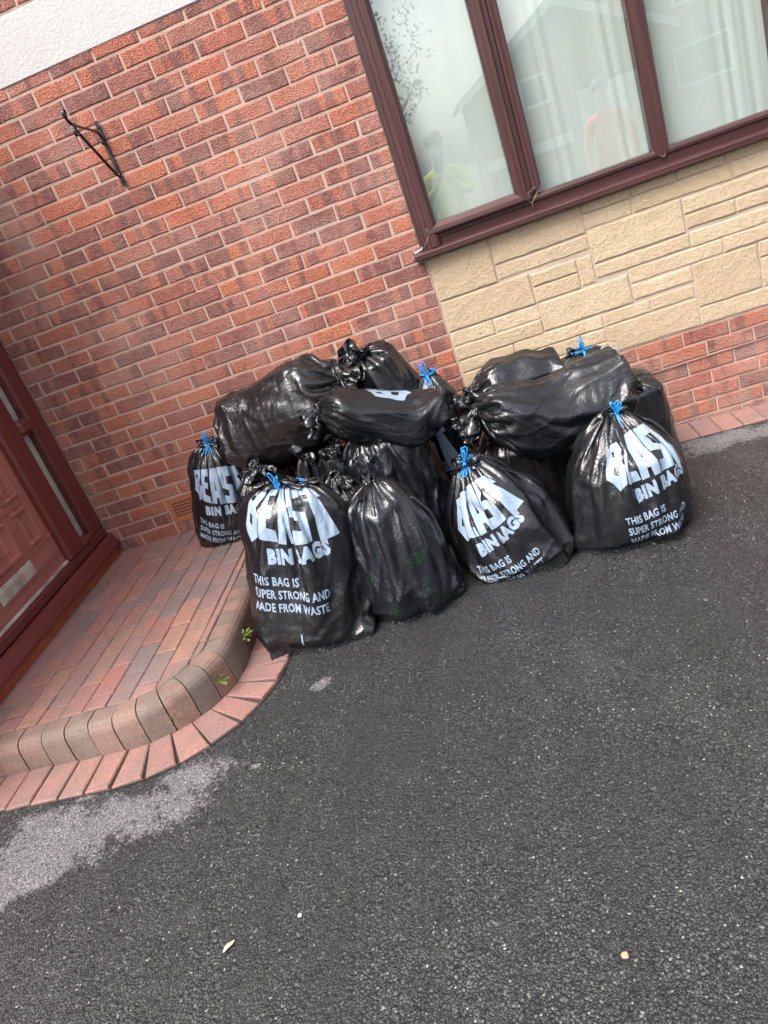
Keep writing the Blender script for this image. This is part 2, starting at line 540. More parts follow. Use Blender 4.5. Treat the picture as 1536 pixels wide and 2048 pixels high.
# air brick
AB = empty('air_brick'); AB.parent = HOUSE; AB.location = ((AIR[0] + AIR[1]) / 2, 0, (AIR[2] + AIR[3]) / 2)
aw, ah = AIR[1] - AIR[0], AIR[3] - AIR[2]
m = MB()
nx, nz = 9, 5
x0, z0, hx, hz = -aw / 2 + .026, -ah / 2 + .026, (aw - .052) / nx, (ah - .052) / nz
m.box(-aw / 2, aw / 2, -.006, .03, -ah / 2, z0); m.box(-aw / 2, aw / 2, -.006, .03, -z0, ah / 2)
m.box(-aw / 2, x0, -.006, .03, z0, -z0); m.box(-x0, aw / 2, -.006, .03, z0, -z0)
for i in range(nx + 1):
    xa = x0 + i * hx
    m.box(xa - .0036, xa + .0036, -.0045, .0025, z0, -z0)
for i in range(nz + 1):
    za = z0 + i * hz
    m.box(x0, -x0, -.005, .0025, za - .0042, za + .0042)
m.build('grille', TERRA, AB)
m = MB(); m.box(x0 - .002, .002 - x0, .0026, .0034, z0 - .002, .002 - z0); m.build('hole_shade', DARK, AB)  # thin dark plate over the mortar, paints the holes as if in deep shade

# ---- buff stone panel
m = MB(); m.box(.006, X_W, .002, .02, .4475, 1.18)
SP = m.build('stone_panel', JOINT, HOUSE)
blocks = [(.014, .303, .966, 1.172), (.313, .748, 1.046, 1.172), (.313, .748, .972, 1.034), (.016, .448, .808, .954), (.458, .673, .888, .945),
          (.458, .673, .811, .877), (.683, .748, .813, .943), (.016, .225, .731, .797), (.234, .456, .731, .797), (.014, .452, .656, .722),
          (.462, .893, .664, .798), (.018, .292, .590, .647), (.300, .736, .590, .651), (.018, .380, .520, .582), (.388, .736, .520, .582), (.018, .250, .451, .512), (.258, .736, .451, .512),
          (.756, .973, 1.130, 1.172), (.756, .973, 1.058, 1.122), (.982, 1.182, 1.130, 1.172), (1.190, 1.400, 1.132, 1.172), (1.410, 1.76, 1.132, 1.172),
          (.982, 1.418, 1.060, 1.122), (1.427, 1.80, 1.060, 1.122), (.760, 1.184, .899, 1.048), (1.196, 1.60, .980, 1.046), (1.197, 1.412, .912, .968), (1.422, 1.70, .912, .968),
          (.760, 1.194, .829, .887), (1.204, 1.62, .825, .890), (.903, 1.332, .752, .817), (1.341, 1.64, .756, .817), (.905, 1.178, .673, .738),
          (1.188, 1.480, .540, .742), (.760, .893, .806, .818), (1.489, 1.76, .680, .746), (1.491, 1.62, .540, .670), (.976, 1.174, .594, .652), (.745, .968, .592, .650), (.745, 1.180, .453, .583), (1.190, 1.56, .451, .530)]
blocks = [b for b in blocks if b[3] - b[2] > .02]
x = 0
for (zlo, zhi, xs) in ((1.132, 1.172, (1.77, 2.1, 2.375)), (1.060, 1.122, (1.81, 2.1, 2.375)), (.980, 1.046, (1.61, 1.93, 2.375)), (.912, .968, (1.71, 2.05, 2.375)),
                       (.825, .890, (1.63, 1.98, 2.375)), (.756, .817, (1.65, 2.1, 2.375)), (.680, .746, (1.77, 2.0, 2.375)), (.540, .670, (1.63, 1.95, 2.375)), (.451, .530, (1.57, 2.0, 2.375))):
    for a, b in zip(xs, xs[1:]): blocks.append((a, b - .009, zlo, zhi))
for (x0, x1, z0, z1) in blocks:
    x0, x1, z0, z1 = x0 - .0015, x1 + .0015, z0 - .0015, z1 + .0015
    w, h = x1 - x0, z1 - z0
    nx, nz = max(4, min(9, int(w / .05) + 2)), max(3, min(6, int(h / .04) + 2))
    V, F = [], []
    for j in range(nz + 1):
        for i in range(nx + 1):
            ex, ez = i in (0, nx), j in (0, nz)
            jx, jz = (random.uniform(-.0022, .0022) for _ in range(2))
            y = .0005 if (ex or ez) else -random.uniform(.0022, .0048)
            gx = 0 if i == 0 else w if i == nx else .005 if i == 1 else w - .005 if i == nx - 1 else w * (i - .5) / (nx - 1)
            gz_ = 0 if j == 0 else h if j == nz else .005 if j == 1 else h - .005 if j == nz - 1 else h * (j - .5) / (nz - 1)
            V.append((-w / 2 + gx + jx, y, -h / 2 + gz_ + jz))
    # inner ring close to the edge
    for j in range(nz):
        for i in range(nx):
            F.append((j * (nx + 1) + i, j * (nx + 1) + i + 1, (j + 1) * (nx + 1) + i + 1, (j + 1) * (nx + 1) + i))
    bm = bmesh.new()
    vs = [bm.verts.new(p) for p in V]
    for q in F: bm.faces.new([vs[i] for i in q])
    be = [e for e in bm.edges if e.is_boundary]
    r = bmesh.ops.extrude_edge_only(bm, edges=be)
    for g in r['geom']:
        if isinstance(g, bmesh.types.BMVert): g.co.y = .015
    me = bpy.data.meshes.new('stone_block')
    bm.to_mesh(me); bm.free()
    me.materials.append(STONE)
    link('stone_block', me, SP, ((x0 + x1) / 2, -.0005 + random.uniform(-.003, .002), (z0 + z1) / 2))

# ---- window
WIN = empty('window'); WIN.parent = HOUSE
def vmember(name, x0, x1, zb, zt, prof, vee=False, mat=UPVC_V):
    """upright member: prof = list of (fraction across, y); vee gives the pointed welded foot"""
    pts = [(x0 + (x1 - x0) * a, y) for a, y in prof]
    xm = (x0 + x1) / 2
    bot = [(x, y, zb + (abs(x - xm) - (x1 - x0) / 2 if vee else 0)) for x, y in pts]
    top = [(x, y, zt) for x, y in pts]
    n = len(pts)
    mb = MB(); mb.add(bot + top, [(i, i + 1, n + i + 1, n + i) for i in range(n - 1)] + [tuple(range(n))[::-1], tuple(range(n, 2 * n))])
    return mb.build(name, mat, WIN)
def hmember(name, x0, x1, prof, mat=UPVC_H, mitre=(0, 0), zref=0):
    """rail: prof = list of (z, y); mitre tilts the two ends at 45 degrees"""
    n = len(prof)
    L = [(x0 + mitre[0] * (z - zref), y, z) for z, y in prof]
    R = [(x1 - mitre[1] * (z - zref), y, z) for z, y in prof]
    mb = MB(); mb.add(L + R, [(i, i + 1, n + i + 1, n + i) for i in range(n - 1)] + [tuple(range(n)), tuple(range(n, 2 * n))[::-1]])
    return mb.build(name, mat, WIN)
ZG, ZT = 1.318, 2.44                                      # lower glass edge (left sash), top of the window
ZF = 1.218                                                # foot of the frame, on the sill
jp = [(0, .06), (0, -.004), (.22, -.004), (.27, -.012), (.46, -.013), (.52, -.030), (.60, -.034), (.80, -.032), (.93, -.020), (1.0, -.004), (1, .06)]
vmember('frame', .003, .104, ZF, ZT, jp)
# sash of the first, opening light: stepped bottom rail
hp = [(ZF, .06), (ZF, -.003), (ZF + .030, -.004), (ZF + .034, -.012), (ZF + .048, -.013), (ZF + .054, -.030), (ZF + .062, -.034), (ZF + .080, -.032), (ZF + .092, -.020), (ZG, -.004), (ZG, .06)]
hmember('frame', .05, .545, [(z, y - .0012) for z, y in hp])
jp1 = [(0, .06), (0, -.006), (.08, -.024), (.22, -.034), (.40, -.034), (.46, -.0135), (.60, -.013), (.66, -.004), (.76, -.004), (.80, -.016), (.92, -.014), (1, -.002), (1, .06)]
vmember('mullion', .484, .607, ZG, ZT, [(a, y - .0022) for a, y in jp1], True)
ZG2 = 1.284
hp2 = [(ZF, .06), (ZF, -.003), (ZF + .034, -.004), (ZF + .040, -.012), (ZF + .052, -.013), (ZF + .060, -.010), (ZG2, -.003), (ZG2, .06)]
hmember('frame', .545, X_W - .004, hp2)
mp = [(0, .06), (0, -.002), (.10, -.015), (.5, -.017), (.9, -.015), (1, -.002), (1, .06)]
for (a, b) in ((1.106, 1.181), (1.652, 1.727)):
    vmember('mullion', a, b, ZG2, ZT, mp, True)
vmember('frame', X_W - .098, X_W - .004, ZF, ZT, mp)
hmember('frame', .02, X_W - .02, [(ZT - .08, .06), (ZT - .08, -.003), (ZT - .07, -.0145), (ZT, -.0155), (ZT, .06)])
# sill with a drip nose
SILLP = [(1.182, .06), (1.182, -.052), (1.186, -.060), (1.206, -.061), (1.2115, -.055), (1.2175, -.006), (1.2175, .06)]
hmember('sill', -.040, X_W + .03, SILLP)
# pale welded seams at the corners
def seam(p, q, w=.0013):
    mb = MB(); mb.tube([p, q], w, 5); mb.build('weld_seam', SEAM, WIN, True)
seam((.104, -.006, ZG), (.052, -.0365, ZG - .047)); seam((.052, -.0362, ZG - .047), (.006, -.0055, ZF + .002))
for (a, b, zg, yy) in ((.484, .607, ZG, -.0365), (1.106, 1.181, ZG2, -.0195), (1.652, 1.727, ZG2, -.0195)):
    xm = (a + b) / 2
    seam((a, -.006, zg), (xm, yy, zg - (b - a) / 2)); seam((xm, yy, zg - (b - a) / 2), (b, -.006, zg))
seam((.5455, -.034, ZG - .062), (.5455, -.006, ZF + .002))
# sealant along the brick reveal
m = MB(); m.tube([(-.001, -.002, ZF - .01), (.000, -.003, 1.6), (-.001, -.002, 2.0), (.0, -.003, ZT)], .0035, 5)
m.build('sealant', mat_plain('dark sealant', (.10, .085, .08), .8, 90, .5, .003), WIN)
m = MB(); m.tube([(-.035, -.004, 1.2185), (-.015, -.006, 1.222), (.003, -.007, 1.226), (.006, -.006, 1.235)], .004, 6); m.build('sealant', SEAL, WIN)
for (a, b, z) in ((.104, .484, ZG), (.607, 1.106, ZG2), (1.181, 1.652, ZG2), (1.727, X_W - .098, ZG2)):
    m = MB(); m.box(a - .004, b + .004, .004, .010, z - .006, ZT - .07); m.build('pane', GLASS, WIN)
# pale sheer curtain hanging behind the panes
nx = 170
V = []
for j, z in enumerate((1.16, 1.5, 2.0, 2.5)):
    for i in range(nx + 1):
        x = .02 + (X_W - .04) * i / nx
        fold = .010 * math.sin(x * 21) + .006 * math.sin(x * 47 + 1.3)
        for c, wd, am in ((.72, .05, .05), (1.02, .04, .045), (1.50, .05, .06), (1.58, .04, .05), (2.0, .06, .05)):
            fold += am * math.exp(-((x - c - .01 * j) / wd) ** 2) * math.sin((x - c) * 120)*.6
        V.append((x, .085 + fold * .25, z))
F = [(j * (nx + 1) + i, j * (nx + 1) + i + 1, (j + 1) * (nx + 1) + i + 1, (j + 1) * (nx + 1) + i) for j in range(3) for i in range(nx)]
mk('sheer_curtain', V, F, CURTAIN, WIN, True)
# the room behind
m = MB()
m.box(X_L - .02, X_R, 2.4, 2.45, -.6, 5.2); m.box(X_L - .02, X_R, .12, 2.4, 5.15, 5.2); m.box(X_L - .06, X_L - .02, .0, 2.45, -.6, 5.2); m.box(X_R, X_R + .04, 0, 2.45, -.6, 5.2)
m.box(X_L, X_R, .12, 2.4, .1, .15)
m.build('room', ROOM, HOUSE)

# ------------------------------------------------------------------ porch side with the door (faces right, plane x = X_L)
PORCH = empty('entrance'); PORCH.parent = HOUSE; PORCH.location = (X_L, 0, 0)
YE = -1.32                                                # far (camera side) end of the frame
def pbox(name, x0, x1, y0, y1, z0, z1, mat, par=PORCH, bev=.004):
    mb = MB(); mb.box(x0, x1, y0, y1, z0, z1, bev); return mb.build(name, mat, par)
# coordinates are local to PORCH: x = 0 is the porch face
DF = empty('door_frame'); DF.parent = HOUSE; DF.location = (X_L, 0, 0)
ZD0 = .333
pbox('frame_post', -.06, .012, -.150, -.012, ZD0 + .052, 2.30, DOORF_V, DF, .012)
pbox('frame_post', -.06, .020, -.436, -.268, ZD0 + .052, 2.30, DOORF_V, DF, .014)
pbox('frame_post', -.06, .012, YE, YE + .09, ZD0 + .052, 2.30, DOORF_V, DF, .012)
pbox('frame_rail', -.06, .016, YE, -.014, ZD0, ZD0 + .056, DOORF_H, DF, .012)
pbox('frame_rail', -.06, .018, -.27, -.148, ZD0 + .050, ZD0 + .092, DOORF_H, DF, .010)
pbox('frame_rail', -.06, .030, -.275, -.145, 1.045, 1.125, DOORF_H, DF, .022)
pbox('frame_rail', -.06, .012, YE, -.014, 2.24, 2.32, DOORF_H, DF, .01)
pbox('pane', -.030, -.024, -.272, -.146, ZD0 + .08, 1.06, GLASS, DF, 0)
pbox('pane', -.030, -.024, -.272, -.146, 1.11, 2.26, GLASS, DF, 0)
pbox('blind', -.042, -.037, -.268, -.150, ZD0 + .06, 2.24, mat_plain('grey blind', (.66, .66, .61), .9, 40, .2, .002), DF, 0)
# door leaf
DOOR = pbox('door', -.050, -.018, YE + .09, -.437, ZD0 + .062, 2.24, DOORW_V, HOUSE, 0); DOOR.location = (X_L, 0, 0)
def door_panel(y0, y1, z0, z1):
    # moulding frame round a raised and fielded panel
    mb = MB()
    rings = [(0, -.0175), (.005, -.002), (.014, -.003), (.026, -.034), (.032, -.034), (.056, -.014)]
    V, F = [], []
    for ins, x in rings:
        V += [(x, y0 + ins, z0 + ins), (x, y1 - ins, z0 + ins), (x, y1 - ins, z1 - ins), (x, y0 + ins, z1 - ins)]
    for k in range(len(rings) - 1):
        for i in range(4):
            j = (i + 1) % 4
            F.append((k * 4 + i, k * 4 + j, k * 4 + 4 + j, k * 4 + 4 + i))
    n = len(V); F.append((n - 4, n - 3, n - 2, n - 1))
    mb.add(V, F)
    o = mb.build('door_panel', DOORW_V, DOOR); return o
for (a, b) in ((-.652, -.508), (-.985, -.712), (-1.19, -1.045)):
    door_panel(a, b, .588, .772)
    door_panel(a, b, .826, 1.34)
    door_panel(a, b, 1.42, 2.1)
for z0, z1 in ((.40, .575), (.785, .815), (1.352, 1.408)):
    pbox('rail', -.019, -.0135, YE + .092, -.440, z0, z1, DOORW_H, DOOR, .002)
pbox('letter_plate', -.014, -.004, -1.006, -.690, .472, .548, METAL, DOOR, .004)
pbox('letter_flap', -.006, .001, -.992, -.704, .482, .538, METAL, DOOR, .003)
pbox('weather_bar', -.016, .004, YE + .1, -.445, .392, .404, METAL, DOOR, .002)
# projecting threshold sill and the quarry tiles under it
mb = MB()
sp = [(-.06, .250), (.044, .252), (.052, .258), (.052, .272), (.046, .281), (.016, .3325), (-.06, .3325)]
n = len(sp)
mb.add([(x, -.004, z) for x, z in sp] + [(x, YE - .2, z) for x, z in sp], [(i, (i + 1) % n, n + (i + 1) % n, n + i) for i in range(n)] + [tuple(range(n))[::-1], tuple(range(n, 2 * n))])
mb.build('door_sill', DOORF_H, DF)
y = -.004
TB = pbox('tile_bed', -.10, .014, YE - .5, -.002, .1, .2488, JOINT, HOUSE, 0); TB.location = (X_L, 0, 0)
while y > YE - .45:
    L = .152
    mb = MB(); mb.box(.004, .020, y - L + .006, y, ZS - .03, .2485, .002); mb.build('tile', TILE, TB)
    y -= L
# brick porch wall beyond and above the door (outside the picture)
mb = MB(); mb.box(X_L - .10, X_L - .002, -2.05, YE - .003, -.1, 2.9); mb.box(X_L - .10, X_L - .002, YE - .003, -.002, 2.325, 2.9); mb.box(X_L - 1.7, X_L - .102, -2.05, -1.95, -.1, 2.9); mb.box(X_L - 1.75, X_L + .1, -2.15, -.002, 2.9, 2.98)
mb.build('porch_wall', BRICK, HOUSE)

# ------------------------------------------------------------------ paved doorstep
IX, IY, AX, AY, AR = -1.225, -1.595, -1.505, -1.315, .28   # inner line of the kerb and its corner arc
def kpath(s, o):
    """point on the kerb line at length s (measured on the outer face), o metres out from the inner edge"""
    L1 = -AY
    Ro = AR + .107
    L2 = Ro * math.pi / 2
    if s < L1: return (IX + o, -s, 0.0)
    if s < L1 + L2:
        a = (s - L1) / Ro
        return (AX + (AR + o) * math.cos(a), AY - (AR + o) * math.sin(a), a)
    return (AX - (s - L1 - L2), IY - o, math.pi / 2)
KL = -AY + (AR + .107) * math.pi / 2 + (AX - X_L) - .036
def inside_poly(poly):
    """clip a convex polygon to the paved area inside the kerb"""
    planes = [((1, 0), IX - .003), ((0, -1), -(IY + .003))]
    for i in range(1, 12):
        a = math.pi / 2 * i / 12
        nx_, ny_ = math.cos(a), -math.sin(a)
        planes.append(((nx_, ny_), nx_ * AX + ny_ * AY + AR - .003))
    for (nx_, ny_), d in planes:
        out = []
        for i in range(len(poly)):
            p, q = poly[i], poly[(i + 1) % len(poly)]
            dp, dq = nx_ * p[0] + ny_ * p[1] - d, nx_ * q[0] + ny_ * q[1] - d
            if dp <= 0: out.append(p)
            if (dp < 0) != (dq < 0):
                t = dp / (dp - dq); out.append((p[0] + t * (q[0] - p[0]), p[1] + t * (q[1] - p[1])))
        poly = out
        if len(poly) < 3: return []
    return poly
bed = [(X_L + .016, -.001), (IX, -.001)] + [(AX + AR * math.cos(a), AY - AR * math.sin(a)) for a in np.linspace(0, math.pi / 2, 9)] + [(X_L + .016, IY)]
mb = MB(); n = len(bed)
mb.add([(x, y, ZS - .013) for x, y in bed] + [(x, y, -.1) for x, y in bed], [tuple(range(n))[::-1]] + [(i, (i + 1) % n, n + (i + 1) % n, n + i) for i in range(n)])
STEP = tag(mb.build('doorstep_paving', BED), 'raised block paved doorstep in front of the mahogany door', kind='structure')
def slab(name, poly, zt, th, mat, parent, bev=.004, tilt=.0015):
    n = len(poly)
    c = np.mean(np.array(poly), axis=0)
    # remove tiny edges
    dz = random.uniform(-.0018, .0018)
    ta, tb = random.uniform(-tilt, tilt) * 8, random.uniform(-tilt, tilt) * 8
    V = []
    for lvl, ins, z in ((0, 0, zt - th), (1, 0, zt - bev), (2, bev, zt)):
        for i in range(n):
            p = np.array(poly[i]); a = np.array(poly[i - 1]); b = np.array(poly[(i + 1) % n])
            d1 = (p - a) / (np.linalg.norm(p - a) + 1e-9); d2 = (b - p) / (np.linalg.norm(b - p) + 1e-9)
            n1, n2 = np.array((d1[1], -d1[0])), np.array((d2[1], -d2[0]))
            if np.dot(n1, p - c) < 0: n1 = -n1
            if np.dot(n2, p - c) < 0: n2 = -n2
            nn = n1 + n2; nn = nn / max(.5, 1 + np.dot(n1, n2))
            q = p - nn * ins
            V.append((q[0] - c[0], q[1] - c[1], z + dz + ta * (q[0] - c[0]) + tb * (q[1] - c[1]) if lvl else z))
    F = []
    for k in range(2):
        for i in range(n):
            j = (i + 1) % n
            F.append((k * n + i, k * n + j, k * n + n + j, k * n + n + i))
    F.append(tuple(range(2 * n, 3 * n)))
    return mk(name, V, F, mat, parent, loc=(c[0], c[1], 0))
def area(p):
    return abs(sum(p[i][0] * p[(i + 1) % len(p)][1] - p[(i + 1) % len(p)][0] * p[i][1] for i in range(len(p)))) / 2
col_x = X_L + .0225
ci = 0
while col_x < IX:
    w = .1015
    yy = -.002 + (.1 if ci % 2 else 0.0) + random.uniform(0, .01)
    while yy > IY:
        L = .2015
        g = .0018
        g2 = .0038
        poly = [(col_x + g, yy - L + g2), (col_x + w - g, yy - L + g2), (col_x + w - g, min(yy - g2, -.003)), (col_x + g, min(yy - g2, -.003))]
        poly = inside_poly(poly)
        if len(poly) >= 3 and area(poly) > .0012: slab('paver', poly, ZS, .03, PAVER, STEP)
        yy -= L
    col_x += w; ci += 1
# kerb blocks with a rounded nose
KP = [(.0015, -.10), (.0015, ZS - .006), (.006, ZS - .0005), (.062, ZS - .001), (.076, ZS - .004), (.090, ZS - .014), (.099, ZS - .028), (.103, ZS - .042), (.107, ZS - .10), (.108, -.02)]
s = .004
i = 0
while s < KL:
    L = .101 + random.uniform(-.002, .002)
    e = min(s + L, KL)
    if e - s > .03:
        mb = MB(); n = len(KP); k = 4 if -AY - .1 < s < -AY + .7 else 1
        dz, do = random.uniform(-.0025, .0015), random.uniform(-.002, .002)
        sc0 = kpath((s + e) / 2, .05)
        for q in range(k + 1):
            ss = s + .0024 + (e - s - .0048) * q / k
            for (o, z) in KP:
                x_, y_, _ = kpath(ss, o + do)
                mb.v.append((x_ - sc0[0], y_ - sc0[1], z + dz))
        for q in range(k):
            for j in range(n - 1): mb.f.append([q * n + j, q * n + j + 1, (q + 1) * n + j + 1, (q + 1) * n + j])
        mb.f.append(list(range(n))[::-1]); mb.f.append([k * n + j for j in range(n)])
        mb.build('kerb_block', KERBM, STEP, False, (sc0[0], sc0[1], 0))
    s = e; i += 1
# kerb bedding behind the joints
mb = MB(); pts = [kpath(q, .008) for q in np.linspace(0, KL, 40)]; pts2 = [kpath(q, .098) for q in np.linspace(0, KL, 40)]
mb.v = [(p[0], p[1], ZS - .012) for p in pts] + [(p[0], p[1], ZS - .045) for p in pts2] + [(p[0], p[1], -.05) for p in pts2]
mb.f = [[i, i + 1, 41 + i, 40 + i] for i in range(39)] + [[40 + i, 41 + i, 81 + i, 80 + i] for i in range(39)]
mb.build('kerb_bedding', BED, STEP)

# ------------------------------------------------------------------ flush paver edging round the step
O0, O1 = .1095, .298
mb = MB(); ns = 60
for q in np.linspace(0, KL + .02, ns):
    for o in (O0 - .01, O1 + .004):
        x_, y_, _ = kpath(q, o); mb.v.append((x_, y_, GZ(x_) + .0045))
mb.f = [[2 * i, 2 * i + 1, 2 * i + 3, 2 * i + 2] for i in range(ns - 1)]
EDG = tag(mb.build('paver_edging', BED), 'flush red paver edging curving round the doorstep kerb', kind='structure')
def opath(s_, o):        # like kpath but length measured further out
    L1 = -AY; Ro = AR + .23; L2 = Ro * math.pi / 2
    if s_ < L1: return kpath(s_, o)
    if s_ < L1 + L2:
        a = (s_ - L1) / Ro; return (AX + (AR + o) * math.cos(a), AY - (AR + o) * math.sin(a), a)
    return (AX - (s_ - L1 - L2), IY - o, math.pi / 2)
s = .01
while s < KL + .2:
    L = random.choice((.103, .103, .104, .110)) if s > .9 else .103
    g0, g1 = .0025, (random.choice((.003, .006, .012)) if -AY - .2 < s < -AY + .85 else .0025)
    a0, a1, b0, b1 = opath(s + g0 * .6, O0), opath(s + L - g0 * .6, O0), opath(s + g1, O1 + random.uniform(-.004, .004)), opath(s + L - g1, O1 + random.uniform(-.004, .004))
    poly = [(p[0], p[1]) for p in (a0, b0, b1, a1)]
    cx = sum(p[0] for p in poly) / 4
    if cx > X_L - .8: slab('paver', poly, GZ(cx) + .013, .03, EDGEP, EDG, .004, .002)
    s += L
# edging along the foot of the wall, right of the bags
mb = MB(); mb.v = [(IX + .4, -.001, GZ(IX + .4) + .0045), (X_R, -.001, GZ(X_R) + .0045), (X_R, -.208, GZ(X_R) + .0045), (IX + .4, -.208, GZ(IX + .4) + .0045)]; mb.f = [[0, 3, 2, 1]]
EDG2 = tag(mb.build('paver_edging', BED), 'straight strip of red pavers along the foot of the brick plinth', kind='structure')
x = .52
while x < X_R - .1:
    poly = [(x + .002, -.203 + random.uniform(-.004, .004)), (x + .100, -.203 + random.uniform(-.004, .004)), (x + .100, -.006), (x + .002, -.006)]
    slab('paver', poly, GZ(x) + .012, .03, EDGEP, EDG2, .004, .002)
    x += .103

# ------------------------------------------------------------------ bin bags: a small cloth solver drapes each sack over its contents
PROF = {   # outline of the contents from the closed end (0) to the tie (1), as a share of the full width
    'round': [(0, .80), (.04, .90), (.13, .98), (.32, 1.0), (.5, .94), (.68, .74), (.84, .42), (.95, .16), (1, .07)],
    'pear':  [(0, .88), (.04, .96), (.12, 1.0), (.30, .98), (.48, .84), (.66, .60), (.82, .34), (.95, .14), (1, .07)],
    'box':   [(0, .88), (.03, .95), (.12, 1.0), (.5, 1.0), (.74, .97), (.86, .86), (.93, .52), (.98, .18), (1, .08)],
    'tall':  [(0, .86), (.04, .94), (.2, 1.0), (.5, .98), (.7, .90), (.84, .66), (.93, .36), (.98, .18), (1, .10)],
    'peak':  [(0, .86), (.04, .95), (.14, 1.0), (.45, 1.0), (.64, .92), (.78, .72), (.88, .46), (.95, .22), (1, .07)],
    'wide':  [(0, .90), (.04, .96), (.2, 1.0), (.5, .96), (.7, .90), (.84, .80), (.93, .62), (.98, .46), (1, .36)],
}
# key: base point, tie point, width, depth, facing (deg, 0 = towards the drive), outline, squareness, slack, tail length, seed
BAGS = {
    'A': dict(fmin=.84, b=(-.835, -1.20, .030), n=(-.725, -1.09, .665), w=.53, d=.40, az=-14, prof='wide', e=2.6, slack=1.05, tail=.07, rn=.060, seed=1, ears=((1, .10), (-1, .05))),
    'B': dict(fmin=.72, boxy=1, b=(-.425, -1.13, .016), n=(-.400, -1.09, .575), w=.44, d=.38, az=8, prof='peak', flare=.45, fat=1.18, facets=5, e=2.8, slack=1.10, tail=0.13, rn=.018, seed=2, ears=((1, .05),), cr=1.5),
    'C': dict(fmin=.88, fat=1.04, b=(.085, -.95, -.002), n=(-.040, -.91, .485), w=.58, d=.48, az=-6, prof='pear', e=2.3, slack=1.06, tail=.05, rn=.024, seed=3, ears=((1, .16),)),
    'D': dict(fmin=.90, fat=1.02, b=(.525, -.94, -.018), n=(.560, -.905, .490), w=.61, d=.53, az=14, prof='round', e=2.3, slack=1.05, tail=.05, rn=.024, seed=4, ears=((-1, .06),)),
    'E': dict(fmin=.86, b=(-1.43, -.25, .205), n=(-1.285, -.26, .720), w=.345, d=.30, az=4, prof='tall', e=2.3, slack=1.07, tail=.05, rn=.022, seed=5, ears=((-1, .08),)),
    'F': dict(b=(.705, -.43, -.025), n=(.640, -.50, .475), w=.44, d=.38, az=10, prof='box', e=2.5, slack=1.08, tail=0.08, rn=.022, seed=6),
    'G': dict(sag=(-.035, .02), droop=.05, loose=1.1, fmin=.84, cr=1.7, b=(.655, -.56, .520), n=(.050, -.68, .585), w=.25, d=.37, az=0, prof='box', e=3.2, slack=1.08, tail=0.12, rn=.020, seed=7, lie=1),
    'G2': dict(sag=(.02, 0), loose=1.0, cr=1.5, b=(.440, -.34, .540), n=(.030, -.42, .600), w=.26, d=.30, az=0, prof='round', e=2.3, slack=1.06, tail=0.09, rn=.02, seed=8, lie=1),
    'H': dict(b=(.600, -.24, -.020), n=(.560, -.26, .590), w=.38, d=.34, az=34, prof='box', e=2.3, slack=1.05, tail=.04, rn=.024, seed=9),
    'I': dict(loose=1.1, b=(.235, -.54, -.010), n=(.175, -.57, .440), w=.44, d=.36, az=0, prof='wide', e=3.0, slack=1.07, tail=.06, rn=.06, seed=10),
    'J': dict(b=(.470, -.44, -.020), n=(.450, -.46, .380), w=.26, d=.26, az=20, prof='round', e=2.3, slack=1.06, tail=.04, rn=.022, seed=11),
    'K': dict(cr=1.2, b=(-.155, -.25, .000), n=(-.130, -.27, .715), w=.28, d=.29, az=-8, prof='tall', e=2.3, slack=1.05, tail=.035, rn=.026, seed=12),
    'L': dict(cr=1.6, b=(-.320, -.20, .500), n=(-.430, -.27, .905), w=.42, d=.35, az=6, prof='box', e=3.6, slack=1.08, tail=0.1, rn=.020, seed=13),
    'M': dict(boxy=1, sag=(.0, -.01), droop=.0, loose=.5, fmin=.95, cr=.8, b=(-1.060, -.36, .770), n=(-.500, -.50, .850), w=.31, d=.43, az=0, prof='box', e=4.2, slack=1.06, tail=0.12, rn=.020, seed=14, lie=1),
    'N': dict(boxy=1, sag=(.0, -.012), droop=.08, loose=1.2, fmin=.92, cr=1.3, b=(-.130, -.52, .640), n=(-.600, -.66, .805), w=.15, d=.42, az=0, prof='box', e=2.8, slack=1.09, tail=0.11, rn=.020, seed=15, lie=1),
    'O': dict(loose=1.1, cr=1.5, b=(-.350, -.60, .010), n=(-.440, -.60, .640), w=.48, d=.38, az=0, prof='box', e=2.6, slack=1.10, tail=.04, rn=.025, seed=16),
    'P': dict(b=(-.710, -.58, .022), n=(-.680, -.64, .640), w=.36, d=.32, az=-6, prof='wide', e=2.4, slack=1.08, tail=0.08, rn=.05, seed=17),
    'Q': dict(b=(-.610, -.82, .020), n=(-.600, -.83, .545), w=.29, d=.28, az=6, prof='tall', e=2.3, slack=1.07, tail=0.09, rn=.020, seed=18),
    'R': dict(b=(-1.000, -.63, .034), n=(-.980, -.63, .640), w=.34, d=.32, az=-10, prof='tall', e=2.3, slack=1.07, tail=0.1, rn=.022, seed=19),
    'S': dict(b=(-.960, -.26, .030), n=(-.930, -.28, .600), w=.44, d=.38, az=0, prof='box', e=2.6, slack=1.05, tail=.03, rn=.022, seed=20),
    'T': dict(b=(-.400, -.22, .010), n=(-.400, -.24, .540), w=.50, d=.36, az=0, prof='box', e=2.6, slack=1.05, tail=.03, rn=.022, seed=21),
}
KEYS = list(BAGS)
NT, NA = 64, 128
VS = 1.015


